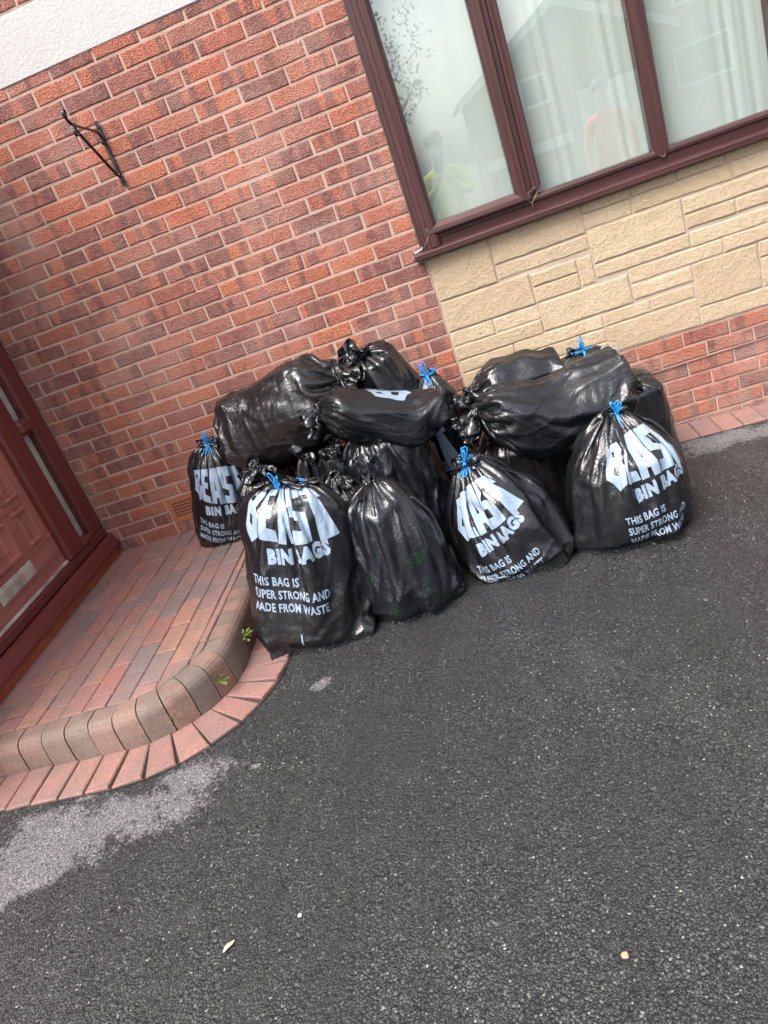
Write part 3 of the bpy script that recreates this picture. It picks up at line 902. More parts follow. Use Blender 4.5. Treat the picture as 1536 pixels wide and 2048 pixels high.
def setup(bag):
    B, Nk = np.array(bag['b']), np.array(bag['n'])
    a = Nk - B; L = np.linalg.norm(a); a = a / L
    az = math.radians(bag['az'])
    f = np.array((math.sin(az), -math.cos(az), 0.0))
    if bag.get('lie'): f = np.array((0, -1, .35))
    f = f - a * (f @ a); f /= np.linalg.norm(f)
    r = np.cross(a, f)
    rr = np.random.default_rng(bag['seed'])
    P = PROF[bag['prof']]
    t = np.linspace(0, 1, NT)
    p = np.interp(t, [q[0] for q in P], [q[1] for q in P])
    th = np.arange(NA) * 2 * np.pi / NA                 # 0 = front
    e = bag['e']
    c, s_ = np.cos(th), np.sin(th)
    hw, hd = bag['w'] / 2, bag['d'] / 2
    R0 = (np.abs(s_ / hw) ** e + np.abs(c / hd) ** e) ** (-1 / e)
    R = p[:, None] * R0[None]
    # the contents: boxes and lumps that leave flat faces and corners
    R = R * bag.get('fat', 1.09)
    nf = bag.get('facets', 6)
    R0w = np.append(R0, R0[0])
    for ring, (tlo, thi) in enumerate(((.05, .45), (.50, .85))):
        ph0 = rr.uniform(0, 2 * np.pi)
        for q in range(nf):
            h0 = (ph0 + (q + rr.uniform(-.28, .28)) * 2 * np.pi / nf) % (2 * np.pi)
            t0, tilt = rr.uniform(tlo, thi), rr.normal(0, .28)
            dk = rr.uniform(.74, .93) * np.interp(h0, np.arange(NA + 1) * 2 * np.pi / NA, R0w) * np.interp(t0, t, p)
            cs = np.cos(th - h0)[None]
            lim = (dk + tilt * (t[:, None] - t0) * L * .5) / np.maximum(cs, 1e-3)
            R = np.where(cs > .15, np.minimum(R, np.maximum(lim, R * bag.get('fmin', .78))), R)
    if bag.get('lie') and not bag.get('boxy'):
        R = R * (1 + .13 * np.sin(2 * np.pi * (1.15 * t + rr.uniform(0, 1))) + .07 * np.sin(2 * np.pi * (2.3 * t + rr.uniform(0, 1))))[:, None]
    lump = np.zeros((NT, NA))
    for _ in range(6):
        t0, h0, st, sh, am = rr.uniform(.08, .85), rr.uniform(0, 2 * np.pi), rr.uniform(.05, .12), rr.uniform(.16, .4), rr.uniform(-.03, .06) * (0 if bag.get('boxy') else 1)
        dth = (th - h0 + np.pi) % (2 * np.pi) - np.pi
        lump += am * np.exp(-((t[:, None] - t0) / st) ** 2 - (dth[None] / sh) ** 2)
    R = R * (1 + lump)
    bag.update(B=B, N=Nk, a=a, L=L, f=f, r=r, R=R, R0=R0)
    # perimeter of the fullest section, length of the outline
    C = 0
    for row in R[4:44:3]:
        sec = np.stack([row * s_, row * c], 1)
        C = max(C, np.linalg.norm(sec - np.roll(sec, 1, 0), axis=1).sum())
    C *= 1 + (bag['slack'] - 1) * bag.get('loose', .55)
    mr = R0.mean()
    arc = np.concatenate([[0], np.cumsum(np.hypot(np.diff(t) * L, np.diff(p) * mr))]) + p[0] * mr
    bag.update(C=C, arc=arc, mr=mr, H=arc[-1] * VS + bag['tail'], p=p, t=t)


def initial(bag, n, m):
    rr = np.random.default_rng(bag['seed'] + 100)
    v = np.linspace(0, bag['H'], n)
    k = np.arange(m)
    th = k * 2 * np.pi / m
    X = np.zeros((n, m, 3))
    p0 = bag['p'][0]
    npl = 15
    ph = np.cumsum(rr.uniform(.5, 1.5, npl)); ph = np.concatenate([[0], ph / ph[-1]]) * 2 * np.pi
    pl = np.interp(th, ph, np.arange(npl + 1)) % 1.0
    pleat = np.abs(pl - .5) * 2 - .5
    R0 = np.interp(th, np.arange(NA + 1) * 2 * np.pi / NA, np.append(bag['R0'], bag['R0'][0]))
    s_, c = np.sin(th), np.cos(th)
    arcN = bag['arc'][-1]
    for i in range(n):
        vi = v[i] / VS if v[i] < arcN * VS else v[i]
        if vi < bag['arc'][0]:                           # under the bag: flat seam opening to the full section
            q = vi / bag['arc'][0]
            ax, t = .0, -.012
            seam = bag['C'] / 4 * .68
            tri = np.where(s_ >= 0, 1, -1) * np.minimum(1, np.abs(np.arcsin(np.clip(s_, -1, 1)) / (np.pi / 2)))
            x = (1 - q) * tri * seam + q * R0 * p0 * s_
            y = q * R0 * p0 * c
            X[i] = bag['B'] + (-.008) * bag['a'] + x[:, None] * bag['r'] + y[:, None] * bag['f']
        elif vi <= arcN:
            t = np.interp(vi, bag['arc'], bag['t'])
            pp = np.interp(t, bag['t'], bag['p'])
            rad = R0 * pp * 1.02
            ex = max(0, 1 - pp)
            rad = rad + pleat * .035 * min(1, ex * 1.6) * min(1, pp * 4 + .15)
            X[i] = bag['B'] + bag['a'] * (t * bag['L']) + (rad * s_)[:, None] * bag['r'] + (rad * c)[:, None] * bag['f']
        else:
            u = v[i] - arcN * VS
            fl = bag.get('flare', 1.0)
            rad = bag['rn'] * (1 + 9 * u * fl) + pleat * (.012 + .25 * u * fl) + .25 * u * fl
            X[i] = bag['N'] + bag['a'] * (u * .8) + (rad * s_)[:, None] * bag['r'] + (rad * c)[:, None] * bag['f']
    return X, (int(np.argmin(np.abs(v - arcN * VS))))


def upsample(X, n2, m2):
    n, m = X.shape[:2]
    iv = np.linspace(0, n - 1, n2); i0 = np.minimum(iv.astype(int), n - 2); fv = (iv - i0)[:, None, None]
    A = X[i0] * (1 - fv) + X[i0 + 1] * fv
    ju = np.arange(m2) * m / m2; j0 = ju.astype(int) % m; fu = (ju - ju.astype(int))[None, :, None]
    return A[:, j0] * (1 - fu) + A[:, (j0 + 1) % m] * fu


def relax_group(KEYS, Xs, iN, n, m, steps, iters, grav=.45, dt=1 / 50, bend=.12, comp=.75, wr=0.0):
    Bn = len(KEYS)
    x = np.stack(Xs).astype(np.float32)
    C = np.array([BAGS[k]['C'] for k in KEYS], np.float32); H = np.array([BAGS[k]['H'] for k in KEYS], np.float32)
    lu = (C / m)[:, None, None, None]; lv = (H / (n - 1))[:, None, None, None]; ld = np.sqrt(lu ** 2 + lv ** 2)
    Bp, Na, Fa, Ra = (np.stack([BAGS[k][q] for k in KEYS]).astype(np.float32)[:, None, None, :] for q in ('B', 'a', 'f', 'r'))
    Ln = np.array([BAGS[k]['L'] for k in KEYS], np.float32)[:, None, None]
    tab = np.stack([BAGS[k]['R'] for k in KEYS]).astype(np.float32)
    bi = np.arange(Bn)[:, None, None]
    skin = .985
    gv = np.array([grav * (.5 if BAGS[k].get('lie') else 1) for k in KEYS], np.float32)[:, None, None]
    rw = np.random.default_rng(len(KEYS[0]) + ord(KEYS[0][0]))
    lu, lv, ld = (np.broadcast_to(q, (Bn, n, m, 1)).copy() for q in (lu, lv, ld))
    if wr > 0:                                            # uneven film: local slack that buckles into creases
        for b in range(Bn):
            f1 = np.abs(smooth_noise(rw, n, m, 20, 26)) + np.abs(smooth_noise(rw, n, m, 9, 12)) * .8
            f2 = np.abs(smooth_noise(rw, n, m, 26, 18)) + np.abs(smooth_noise(rw, n, m, 12, 9)) * .8
            lu[b, ..., 0] *= 1 + wr * f1; lv[b, ..., 0] *= 1 + wr * f2
        ld = np.sqrt(lu ** 2 + lv ** 2)
    pin = [x[b, iN[b]].copy() for b in range(Bn)]
    prev = x.copy()
    def con(i, j, L, k, kc):
        a, b = x[i], x[j]
        d = b - a
        ln = np.sqrt((d * d).sum(-1, keepdims=True)) + 1e-9
        e = (ln - L) / ln
        if kc != k: e = np.where(e < 0, e * kc, e * k)
        elif k != 1: e = e * k
        d *= e * .5
        x[i] = a + d; x[j] = b - d
    S = slice
    ev, od = np.arange(0, m, 2), np.arange(1, m, 2)
    odn = (od + 1) % m
    A4 = S(None)
    q4 = [np.array([c for c in range(m) if c % 4 in w]) for w in ((0, 1), (2, 3))]
    r4 = [np.array([c for c in range(n - 2) if c % 4 in w]) for w in ((0, 1), (2, 3))]
    me_, mo_ = np.arange(0, n - 1, 2), np.arange(1, n - 1, 2)
    full = np.arange(m); nxt = (full + 1) % m
    for st in range(steps):
        vel = (x - prev) * .90
        prev = x.copy()
        x += vel
        x[..., 2] -= gv * dt * dt
        for _ in range(iters):
            con((A4, A4, S(0, m, 2)), (A4, A4, S(1, m, 2)), lu[:, :, 0::2], 1, comp)
            con((A4, A4, od), (A4, A4, odn), lu[:, :, 1::2], 1, comp)
            con((A4, S(0, n - 1, 2)), (A4, S(1, n, 2)), lv[:, 0:n - 1:2], 1, comp)
            con((A4, S(1, n - 1, 2)), (A4, S(2, n, 2)), lv[:, 1:n - 1:2], 1, comp)
            # shear (jacobi style on alternate rows)
            for rows in (S(0, n - 1, 2), S(1, n - 1, 2)):
                up = S(rows.start + 1, n if (n - rows.start) % 2 == 0 else n, 2)
                k0 = len(range(*rows.indices(n))); k1 = len(range(*up.indices(n)))
                if k1 > k0: up = S(up.start, up.start + 2 * k0 - 1, 2)
                a, b = x[:, rows], x[:, up][:, :, nxt]
                d = b - a; ln = np.sqrt((d * d).sum(-1, keepdims=True)) + 1e-9
                d *= (ln - ld[:, rows]) / ln * .12
                x[:, rows] = a + d
                tmp = x[:, up]; tmp[:, :, nxt] -= d; x[:, up] = tmp
                a, b = x[:, rows][:, :, nxt], x[:, up]
                d = b - a; ln = np.sqrt((d * d).sum(-1, keepdims=True)) + 1e-9
                d *= (ln - ld[:, rows]) / ln * .12
                x[:, up] = b - d
                tmp = x[:, rows]; tmp[:, :, nxt] += d; x[:, rows] = tmp
            if bend > 0:
                for w in q4: con((A4, A4, w), (A4, A4, (w + 2) % m), 2 * lu[:, :, w], bend, bend)
                for w in r4: con((A4, w), (A4, w + 2), 2 * lv[:, w], bend, bend)
            # closed end seam: front and back welded
            avg = (x[:, 0] + x[:, 0][:, (-full) % m]) * .5 if False else (x[:, 0] + x[:, 0][:, (m // 2 * 1 - full + m // 2) % m]) * .5
            x[:, 0] = avg
            # contents
            q = x - Bp
            t = (q * Na).sum(-1) / Ln
            X_, Y_ = (q * Ra).sum(-1), (q * Fa).sum(-1)
            rad = np.sqrt(X_ * X_ + Y_ * Y_) + 1e-6
            th = np.arctan2(X_, Y_)
            ti = np.clip(t * (NT - 1), 0, NT - 1.001); t0 = ti.astype(np.int32); ft = ti - t0
            ai = (th / (2 * np.pi) % 1.0) * NA; a0 = ai.astype(np.int32) % NA; fa = ai - np.floor(ai); a1 = (a0 + 1) % NA
            Rr = (tab[bi, t0, a0] * (1 - fa) + tab[bi, t0, a1] * fa) * (1 - ft) + (tab[bi, t0 + 1, a0] * (1 - fa) + tab[bi, t0 + 1, a1] * fa) * ft
            Rr = Rr * skin
            ins = (t > 0) & (t < 1.0) & (rad < Rr)
            cap = ins & (t * Ln < (Rr - rad) * .8)
            x -= np.where(cap, t * Ln, 0)[..., None] * Na
            pen = np.where(ins & ~cap, (Rr - rad) / rad, 0)
            x += (X_ * pen)[..., None] * Ra + (Y_ * pen)[..., None] * Fa
            con_mask = ins
            # ground, doorstep and wall
            gz = -.036 * x[..., 0] + .003
            gz = np.where(x[..., 0] < -1.10, ZS + .003, gz)
            low = x[..., 2] < gz
            x[..., 2] = np.where(low, gz, x[..., 2])
            x[..., 1] = np.minimum(x[..., 1], -.012)
            for b in range(Bn): x[b, iN[b]] = pin[b]
            hit = (con_mask | low)[..., None]
            prev = np.where(hit, prev * .55 + x * .45, prev)
    return x


def relax(Xs, iN, n, m, *a, **kw):
    from concurrent.futures import ThreadPoolExecutor
    groups = [list(range(g, len(KEYS), 7)) for g in range(7)]
    out = [None] * len(KEYS)
    def run(g):
        return g, relax_group([KEYS[i] for i in g], [Xs[i] for i in g], [iN[i] for i in g], n, m, *a, **kw)
    with ThreadPoolExecutor(4) as ex:
        for g, r in ex.map(run, groups):
            for i, q in zip(g, r): out[i] = q
    return out


def normals(X):
    du = np.roll(X, -1, 1) - np.roll(X, 1, 1)
    dv = np.gradient(X, axis=0)
    nn = np.cross(du, dv)
    return nn / (np.linalg.norm(nn, axis=-1, keepdims=True) + 1e-9)


def smooth_noise(rr, n, m, cn, cm):
    g = rr.standard_normal((cn, cm, 1))
    return upsample(g, n, m)[..., 0]


for k in KEYS: setup(BAGS[k])
n1, m1 = 46, 64
NV, MU = 104, 144
Xs, iN = zip(*[initial(BAGS[k], n1, m1) for k in KEYS])
Xs = [X + .004 * np.random.default_rng(50 + i).standard_normal(X.shape) for i, X in enumerate(Xs)]
x1 = relax(Xs, iN, n1, m1, 80, 3, bend=.05)
iN2 = [int(round(i * (NV - 1) / (n1 - 1))) for i in iN]
Xf = []
for b, k in enumerate(KEYS):
    X = upsample(x1[b], NV, MU)
    rr = np.random.default_rng(BAGS[k]['seed'] + 7)
    nz = smooth_noise(rr, NV, MU, 26, 36) * .0022 + smooth_noise(rr, NV, MU, 52, 48) * .0012
    Xf.append(X + normals(X) * nz[..., None])
XF = relax(Xf, iN2, NV, MU, 30, 3, bend=.02, comp=1.0, wr=.028)


# creases: sharp ridges running down from the tie, lying round the foot, and crumpling in between
_tab = np.random.default_rng(5).uniform(-1, 1, 4096).astype(np.float32)
def vnoise(p):
    i = np.floor(p).astype(np.int64); f = p - i
    f = f * f * (3 - 2 * f)
    out = 0
    for dx in (0, 1):
        wx = f[..., 0] if dx else 1 - f[..., 0]
        for dy in (0, 1):
            wy = f[..., 1] if dy else 1 - f[..., 1]
            for dz in (0, 1):
                wz = f[..., 2] if dz else 1 - f[..., 2]
                h = ((i[..., 0] + dx) * 73856093 ^ (i[..., 1] + dy) * 19349663 ^ (i[..., 2] + dz) * 83492791) & 4095
                out = out + _tab[h] * wx * wy * wz
    return out
def ridge(p, sharp=1.6): return 1 - np.minimum(1, np.abs(vnoise(p)) * sharp)
def sstep(a, b, x):
    t = np.clip((x - a) / (b - a), 0, 1); return t * t * (3 - 2 * t)
def blur(A, it=1):
    for _ in range(it):
        A = (A + np.roll(A, 1, 1) + np.roll(A, -1, 1)) / 3
        B = A.copy(); B[1:-1] = (A[1:-1] + A[:-2] + A[2:]) / 3; A = B
    return A
def crease(k, X):
    bag = BAGS[k]
    o = bag['seed'] * 13.7
    th = np.arange(MU) * 2 * np.pi / MU
    v = np.linspace(0, bag['H'], NV)
    TH, V = np.meshgrid(th, v)
    tn = V / (bag['arc'][-1] * VS)
    r0 = bag['C'] / (2 * np.pi)
    def P(ka, kv, off=0): return np.stack([np.cos(TH) * ka + o + off, np.sin(TH) * ka - o, V * kv + off * 1.7], -1)
    warp = vnoise(P(r0 * 6, 6, 3.1))[..., None] * np.array((.5, .5, .9))
    pl = ridge(P(3.0, 1.6, 5) + warp * .5, 1.9) * .75 + ridge(P(5.5, 2.0, 9) + warp * .4, 1.9) * .4
    cr = ridge(P(r0 * 6.5, 6.5, 21) + warp * 1.6, 2.2) * .65 + ridge(P(r0 * 14, 14, 27) + warp * 1.5, 2.4) * .45 + ridge(P(r0 * 31, 31, 29) + warp * 1.5, 2.6) * .26
    TH0 = TH
    tens = 0
    for sl, of in ((2.6, 51), (-2.2, 57)):                 # slanting tension lines
        TH = TH0 + V * sl
        tens = tens + ridge(P(r0 * 9, 2.0, of) + warp * .9, 3.4) ** 1.3 + .6 * ridge(P(r0 * 19, 3.2, of + 2) + warp * .9, 3.6) ** 1.3
    TH = TH0
    hz = ridge(P(r0 * 3.5, 17, 33) + warp * .8, 1.6)
    gate = sstep(-.25, .55, vnoise(P(r0 * 4, 4, 41)))
    gate2 = sstep(-.3, .5, vnoise(P(r0 * 3, 3, 83)))
    near = sstep(.42, .93, tn)
    foot = 1 - sstep(.22, .50, tn)
    D = .0125 * pl * near + bag.get('cr', 1.0) * (.0036 * cr * (.15 + .85 * gate) * (1 - .6 * near) + .0046 * tens * (.3 + .7 * gate2) * (1 - .4 * near)) + .0045 * hz * foot * sstep(.12, .2, tn)
    D *= 1 - .8 * np.exp(-((tn - 1) / .03) ** 2)
    D -= .004
    nn = normals(blur(X, 2))
    X = X + nn * D[..., None]
    tl = sstep(1.0, 1.06, tn)
    if bag.get('flare', 1.0) < 1:
        q = X - bag['N']; al = q @ bag['a']
        rv = q - al[..., None] * bag['a']
        X = X - rv * (tl * (1 - bag['flare']))[..., None] + bag['a'] * (tl * np.maximum(0, V - bag['arc'][-1] * VS) * .75 - tl * al * .8)[..., None]
    for ax_, of in ((0, 61), (1, 67), (2, 73)):
        X[..., ax_] += tl * (.014 * vnoise(P(5, 26, of)) + .006 * vnoise(P(11, 50, of + 3)))
    if bag.get('lie'):                                     # long sacks sag and slump over what lies below
        q = X - bag['B']
        t = np.clip((q @ bag['a']) / bag['L'], -.1, 1.15)
        s1, s2 = bag.get('sag', (0, 0))
        X[..., 2] += s1 * np.sin(np.pi * np.clip(t, 0, 1)) + s2 * np.sin(2 * np.pi * np.clip(t, 0, 1))
        y_ = q @ bag['f']
        X[..., 2] -= bag.get('droop', 0) * sstep(.0, .22, y_) * sstep(-.05, .3, t) * (1 - sstep(.7, 1, t))
    if not bag.get('lie'):                                 # the film tucks in under the foot
        q = X - bag['B']
        t = (q @ bag['a']) / bag['L']
        x_, y_ = q @ bag['r'], q @ bag['f']
        rad = np.hypot(x_, y_) + 1e-6
        ang = np.arctan2(x_, y_)
        ai = (ang / (2 * np.pi) % 1.0) * NA
        ti = np.clip(t * (NT - 1), 0, NT - 1).astype(int)
        Rr = bag['R'][ti, ai.astype(int) % NA]
        low = 1 - sstep(.10, .26, t)
        under = sstep(.0, .10, t)                           # 0 right at the ground
        lim = Rr * (1.0 + .02 * under) + .012 * under - .015 * (1 - under)
        for sgn, amt in bag.get('ears', ()):                # corners of the seam that stick out
            d_ = (ang - sgn * np.pi / 2 + np.pi) % (2 * np.pi) - np.pi
            lim = lim + amt * np.exp(-(d_ / .28) ** 2) * (1 - sstep(.02, .16, t))
        over = np.maximum(0, rad - lim) * low
        X = X - (x_ / rad * over)[..., None] * bag['r'] - (y_ / rad * over)[..., None] * bag['f']
    return X
NVc, MUc = NV, MU
NV, MU = 168, 232
iN2 = [int(round(i * (NV - 1) / (NVc - 1))) for i in iN2]
XF = [crease(k, blur(upsample(np.asarray(XF[b], float), NV, MU), 1)) for b, k in enumerate(KEYS)]


# ------------------------------------------------------------------ bag meshes, print, ties
def mat_plastic(name, col=(.0078, .0085, .0108), rough=.215, crease=.29):
    s = N(name)
    uv = s.n('UVMap').outputs['UV']
    r = s.n('ObjectInfo').outputs['Random']
    q = s.scaled(uv, 1, 1, 1, s.math('MULTIPLY', r, 40.0))
    a = s.n('TexNoise', {'Vector': s.scaled(q, 34, 8, 1), 'Scale': 1.0, 'Detail': 2.5, 'Roughness': .6, 'Distortion': 1.2}).outputs['Fac']
    b = s.n('TexNoise', {'Vector': s.scaled(q, 20, 27, 1), 'Scale': 1.0, 'Detail': 2.5, 'Roughness': .65, 'Distortion': 1.8}).outputs['Fac']
    c = s.n('TexNoise', {'Vector': q, 'Scale': 85.0, 'Detail': 1, 'Roughness': .6, 'Distortion': 1.0}).outputs['Fac']
    rid = lambda f: s.math('POWER', s.math('SUBTRACT', 1.0, s.math('ABSOLUTE', s.math('MULTIPLY', s.math('SUBTRACT', f, .5), 5.0)), True), 1.6)
    h = s.math('ADD', s.math('MULTIPLY', rid(a), .45), s.math('MULTIPLY', rid(b), .40))
    h = s.math('ADD', h, s.math('MULTIPLY', c, .03))
    return s.bsdf(col, rough, s.bump(h, crease, .0055), IOR=1.68)


PL = mat_plastic('black bag film')
PL_T = mat_plastic('thin brownish black film', (.0115, .0105, .0108), .21)
PL_B = mat_plastic('blue black film', (.0085, .0095, .0135), .22)
PRINT = mat_plastic('pale blue grey print', (.30, .385, .50), .28, .40)
GREENP = mat_plastic('dark green print', (.011, .040, .020), .34, .5)
STRING = mat_plain('blue drawstring tape', (.025, .34, .85), .38, 300, .3, .0005, .2)


def surf(b, u, v):
    """point and normal on bag b at cloth position (u metres right of the front, v metres up from the seam)"""
    X, NN = XF[b], NF[b]
    bag = BAGS[KEYS[b]]
    cu = (u / bag['C'] * MU) % MU
    cv = np.clip(v / bag['H'] * (NV - 1), 0, NV - 1.001)
    j = np.floor(cu).astype(int) % MU; i = np.floor(cv).astype(int)
    fu = (cu - np.floor(cu))[:, None]; fv = (cv - i)[:, None]
    j1 = (j + 1) % MU
    p00, p10, p11, p01 = X[i, j], X[i, j1], X[i + 1, j1], X[i + 1, j]
    P = np.where(fu >= fv, p00 + fu * (p10 - p00) + fv * (p11 - p10), p00 + fu * (p11 - p01) + fv * (p01 - p00))
    Q = (NN[i, j] * (1 - fu) + NN[i, j1] * fu) * (1 - fv) + (NN[i + 1, j] * (1 - fu) + NN[i + 1, j1] * fu) * fv
    return P, Q / (np.linalg.norm(Q, axis=1, keepdims=True) + 1e-9)


def text_mesh(body, height, width, off=.02, sp=1.0):
    cu = bpy.data.curves.new('t', 'FONT')
    cu.body = body; cu.size = 1.0; cu.offset = off; cu.resolution_u = 2; cu.space_character = sp
    ob = bpy.data.objects.new('t', cu)
    me = bpy.data.meshes.new_from_object(ob)
    v = np.array([p.co[:2] for p in me.vertices]); f = [list(p.vertices) for p in me.polygons]
    bpy.data.objects.remove(ob); bpy.data.curves.remove(cu); bpy.data.meshes.remove(me)
    v -= v.min(0)
    ext = v.max(0)
    v[:, 0] *= width / ext[0]; v[:, 1] *= height / ext[1]
    return v, f


def poly_mesh(polys):
    """filled 2D outlines with holes"""
    cu = bpy.data.curves.new('t', 'CURVE'); cu.dimensions = '2D'; cu.fill_mode = 'BOTH'
    for pl in polys:
        sp = cu.splines.new('POLY'); sp.points.add(len(pl) - 1); sp.use_cyclic_u = True
        for q, p in zip(sp.points, pl): q.co = (p[0], p[1], 0, 1)
    ob = bpy.data.objects.new('t', cu)
    me = bpy.data.meshes.new_from_object(ob)
    v = np.array([p.co[:2] for p in me.vertices]); f = [list(p.vertices) for p in me.polygons]
    bpy.data.objects.remove(ob); bpy.data.curves.remove(cu); bpy.data.meshes.remove(me)
    return v, f


BEAST = [
    [(0.02, .62), (.10, 2.02), (.86, 2.26), (1.02, 1.86), (.86, 1.36), (1.10, 1.08), (1.06, .30), (.62, .02), (.30, .42)],
    [(.40, 1.58), (.42, 1.84), (.66, 1.86), (.62, 1.56)], [(.42, .78), (.44, 1.12), (.72, 1.06), (.68, .66)],
    [(1.14, .24), (1.10, 2.28), (1.98, 2.36), (1.92, 1.92), (1.54, 1.90), (1.54, 1.52), (1.84, 1.50), (1.80, 1.12), (1.52, 1.12), (1.54, .70), (1.92, .62), (1.98, .16)],
    [(2.02, .12), (2.20, 2.38), (2.88, 2.40), (3.08, .08), (2.66, .10), (2.62, .52), (2.44, .54), (2.42, .12)],
    [(2.44, 1.02), (2.50, 1.72), (2.58, 1.02)],
    [(3.12, .62), (3.14, .10), (3.98, .08), (4.06, 1.16), (3.54, 1.34), (3.56, 1.78), (3.98, 1.80), (4.00, 2.36), (2.96, 2.40), (3.04, 1.10), (3.60, .96), (3.58, .56)],
    [(4.02, 1.86), (4.06, 2.36), (4.92, 2.18), (5.02, 1.58), (4.78, 1.62), (5.26, .06), (4.34, -.02), (4.36, 1.78)],
]
def print_layout():
    parts = []
    v, f = poly_mesh(BEAST)
    v = v.copy(); v[:, 0] = (v[:, 0] / 5.26 - .5) * .46; v[:, 1] = .258 + v[:, 1] / 2.4 * .225
    parts.append((v, f))
    v, f = text_mesh('BIN BAGS', .062, .285, .07, 1.14); v[:, 0] -= .105; v[:, 1] += .186 + .06 * (v[:, 0] + .1)
    parts.append((v, f))
    for i, (tx, w) in enumerate((('MADE FROM WASTE', .305), ('SUPER STRONG AND', .318), ('THIS BAG IS', .19))):
        v, f = text_mesh(tx, .036, w, .030, 1.06); v[:, 0] -= .185; v[:, 1] += .052 * i
        parts.append((v, f))
    parts.append((np.array([(-.012, -.135), (-.006, -.135), (-.006, -.085), (-.012, -.085)]), [[0, 1, 2, 3]]))
    return parts


def strip_mesh(lines, w):
    V, F = [], []
    for ln in lines:
        ln = np.array(ln)
        d = np.gradient(ln, axis=0); d /= np.linalg.norm(d, axis=1, keepdims=True) + 1e-9
        nr = np.stack([-d[:, 1], d[:, 0]], 1) * w / 2
        b = len(V)
        for p, q in zip(ln - nr, ln + nr): V += [p.tolist(), q.tolist()]
        F += [[b + 2 * i, b + 2 * i + 2, b + 2 * i + 3, b + 2 * i + 1] for i in range(len(ln) - 1)]
    return np.array(V), F


def leaf_layout(leaves):
    lines = []
    def leaf(cx, cy, L, an):
        t = np.linspace(0, 1, 14)
        w = .28 * L * np.sin(np.pi * t ** .85)
        c, s = math.cos(an), math.sin(an)
        T = lambda x, y: np.stack([cx + x * c - y * s, cy + x * s + y * c], 1)
        lines.append(T(t * L, w)); lines.append(T(t * L, -w)); lines.append(T(np.linspace(-.15, .9, 6) * L, 0 * np.linspace(0, 1, 6)))
        for q in (.25, .45, .65):
            for sg in (1, -1): lines.append(T(np.array((q, q + .16)) * L, np.array((0, sg * .17 * L))))
    for q in leaves: leaf(*q)
    return strip_mesh(lines, .0024)


def decal(b, name, VF, mat, parent, pu, pv, rot=0.0, scale=1.0, lift=.0014):
    V, F = VF
    bag = BAGS[KEYS[b]]
    ca, sa = math.cos(rot) * scale, math.sin(rot) * scale
    bm = bmesh.new()
    vs = [bm.verts.new((pu + x * ca - y * sa, pv + x * sa + y * ca, 0)) for x, y in V]
    for q in F:
        try: bm.faces.new([vs[i] for i in q])
        except ValueError: pass
    xs = [v.co.x for v in bm.verts]; ys = [v.co.y for v in bm.verts]
    du, dv = bag['C'] / MU, bag['H'] / (NV - 1)
    for k in range(math.ceil(min(xs) / du), math.floor(max(xs) / du) + 1):
        bmesh.ops.bisect_plane(bm, geom=bm.verts[:] + bm.edges[:] + bm.faces[:], dist=1e-7, plane_co=(k * du, 0, 0), plane_no=(1, 0, 0))
    for k in range(max(0, math.ceil(min(ys) / dv)), math.floor(max(ys) / dv) + 1):
        bmesh.ops.bisect_plane(bm, geom=bm.verts[:] + bm.edges[:] + bm.faces[:], dist=1e-7, plane_co=(0, k * dv, 0), plane_no=(0, 1, 0))
    bmesh.ops.delete(bm, geom=[f for f in bm.faces if min(v.co.y for v in f.verts) < .002], context='FACES')
    bm.verts.ensure_lookup_table(); bm.verts.index_update()
    uv = np.array([v.co[:2] for v in bm.verts])
    if len(uv) == 0: bm.free(); return None
    P, Q = surf(b, uv[:, 0], uv[:, 1])
    P = P + Q * lift - np.array(parent.location)
    for v, p in zip(bm.verts, P): v.co = p
    ul = bm.loops.layers.uv.new('UVMap')
    for f in bm.faces:
        f.smooth = True
        for l in f.loops: l[ul].uv = uv[l.vert.index]
    # outward facing
    me = bpy.data.meshes.new(name)
    bm.to_mesh(me); bm.free()
    me.materials.append(mat)
    o = link(name, me, parent)
    # the print takes the shading of the film below it
    me.normals_split_custom_set_from_vertices([tuple(q) for q in Q]) if hasattr(me, 'normals_split_custom_set_from_vertices') else None
    return o


def sub_mesh(b, name, r0, r1, mat, root):
    k = KEYS[b]; bag = BAGS[k]
    X = XF[b][r0:r1 + 1] - np.array(root.location)
    n = r1 - r0 + 1
    jj = np.arange(MU); i0 = np.arange(n - 1)[:, None] * MU
    F = np.stack([i0 + jj, i0 + (jj + 1) % MU, i0 + MU + (jj + 1) % MU, i0 + MU + jj], -1).reshape(-1, 4)
    me = bpy.data.meshes.new(name)
    me.from_pydata(X.reshape(-1, 3).tolist(), [], F.tolist())
    me.polygons.foreach_set('use_smooth', [True] * len(me.polygons))
    uvl = me.uv_layers.new(name='UVMap')
    uv = np.zeros((n - 1, MU, 4, 2), np.float32)
    uv[..., 0] = (np.stack([jj, jj + 1, jj + 1, jj], 1) * bag['C'] / MU)[None]
    ii = (np.arange(n - 1) + r0)[:, None, None]
    uv[..., 1] = np.broadcast_to(np.concatenate([ii, ii, ii + 1, ii + 1], 2), (n - 1, 1, 4)) * bag['H'] / (NV - 1)
    uvl.data.foreach_set('uv', uv.ravel())
    me.materials.append(mat)
    me.update()
    return link(name, me, root)


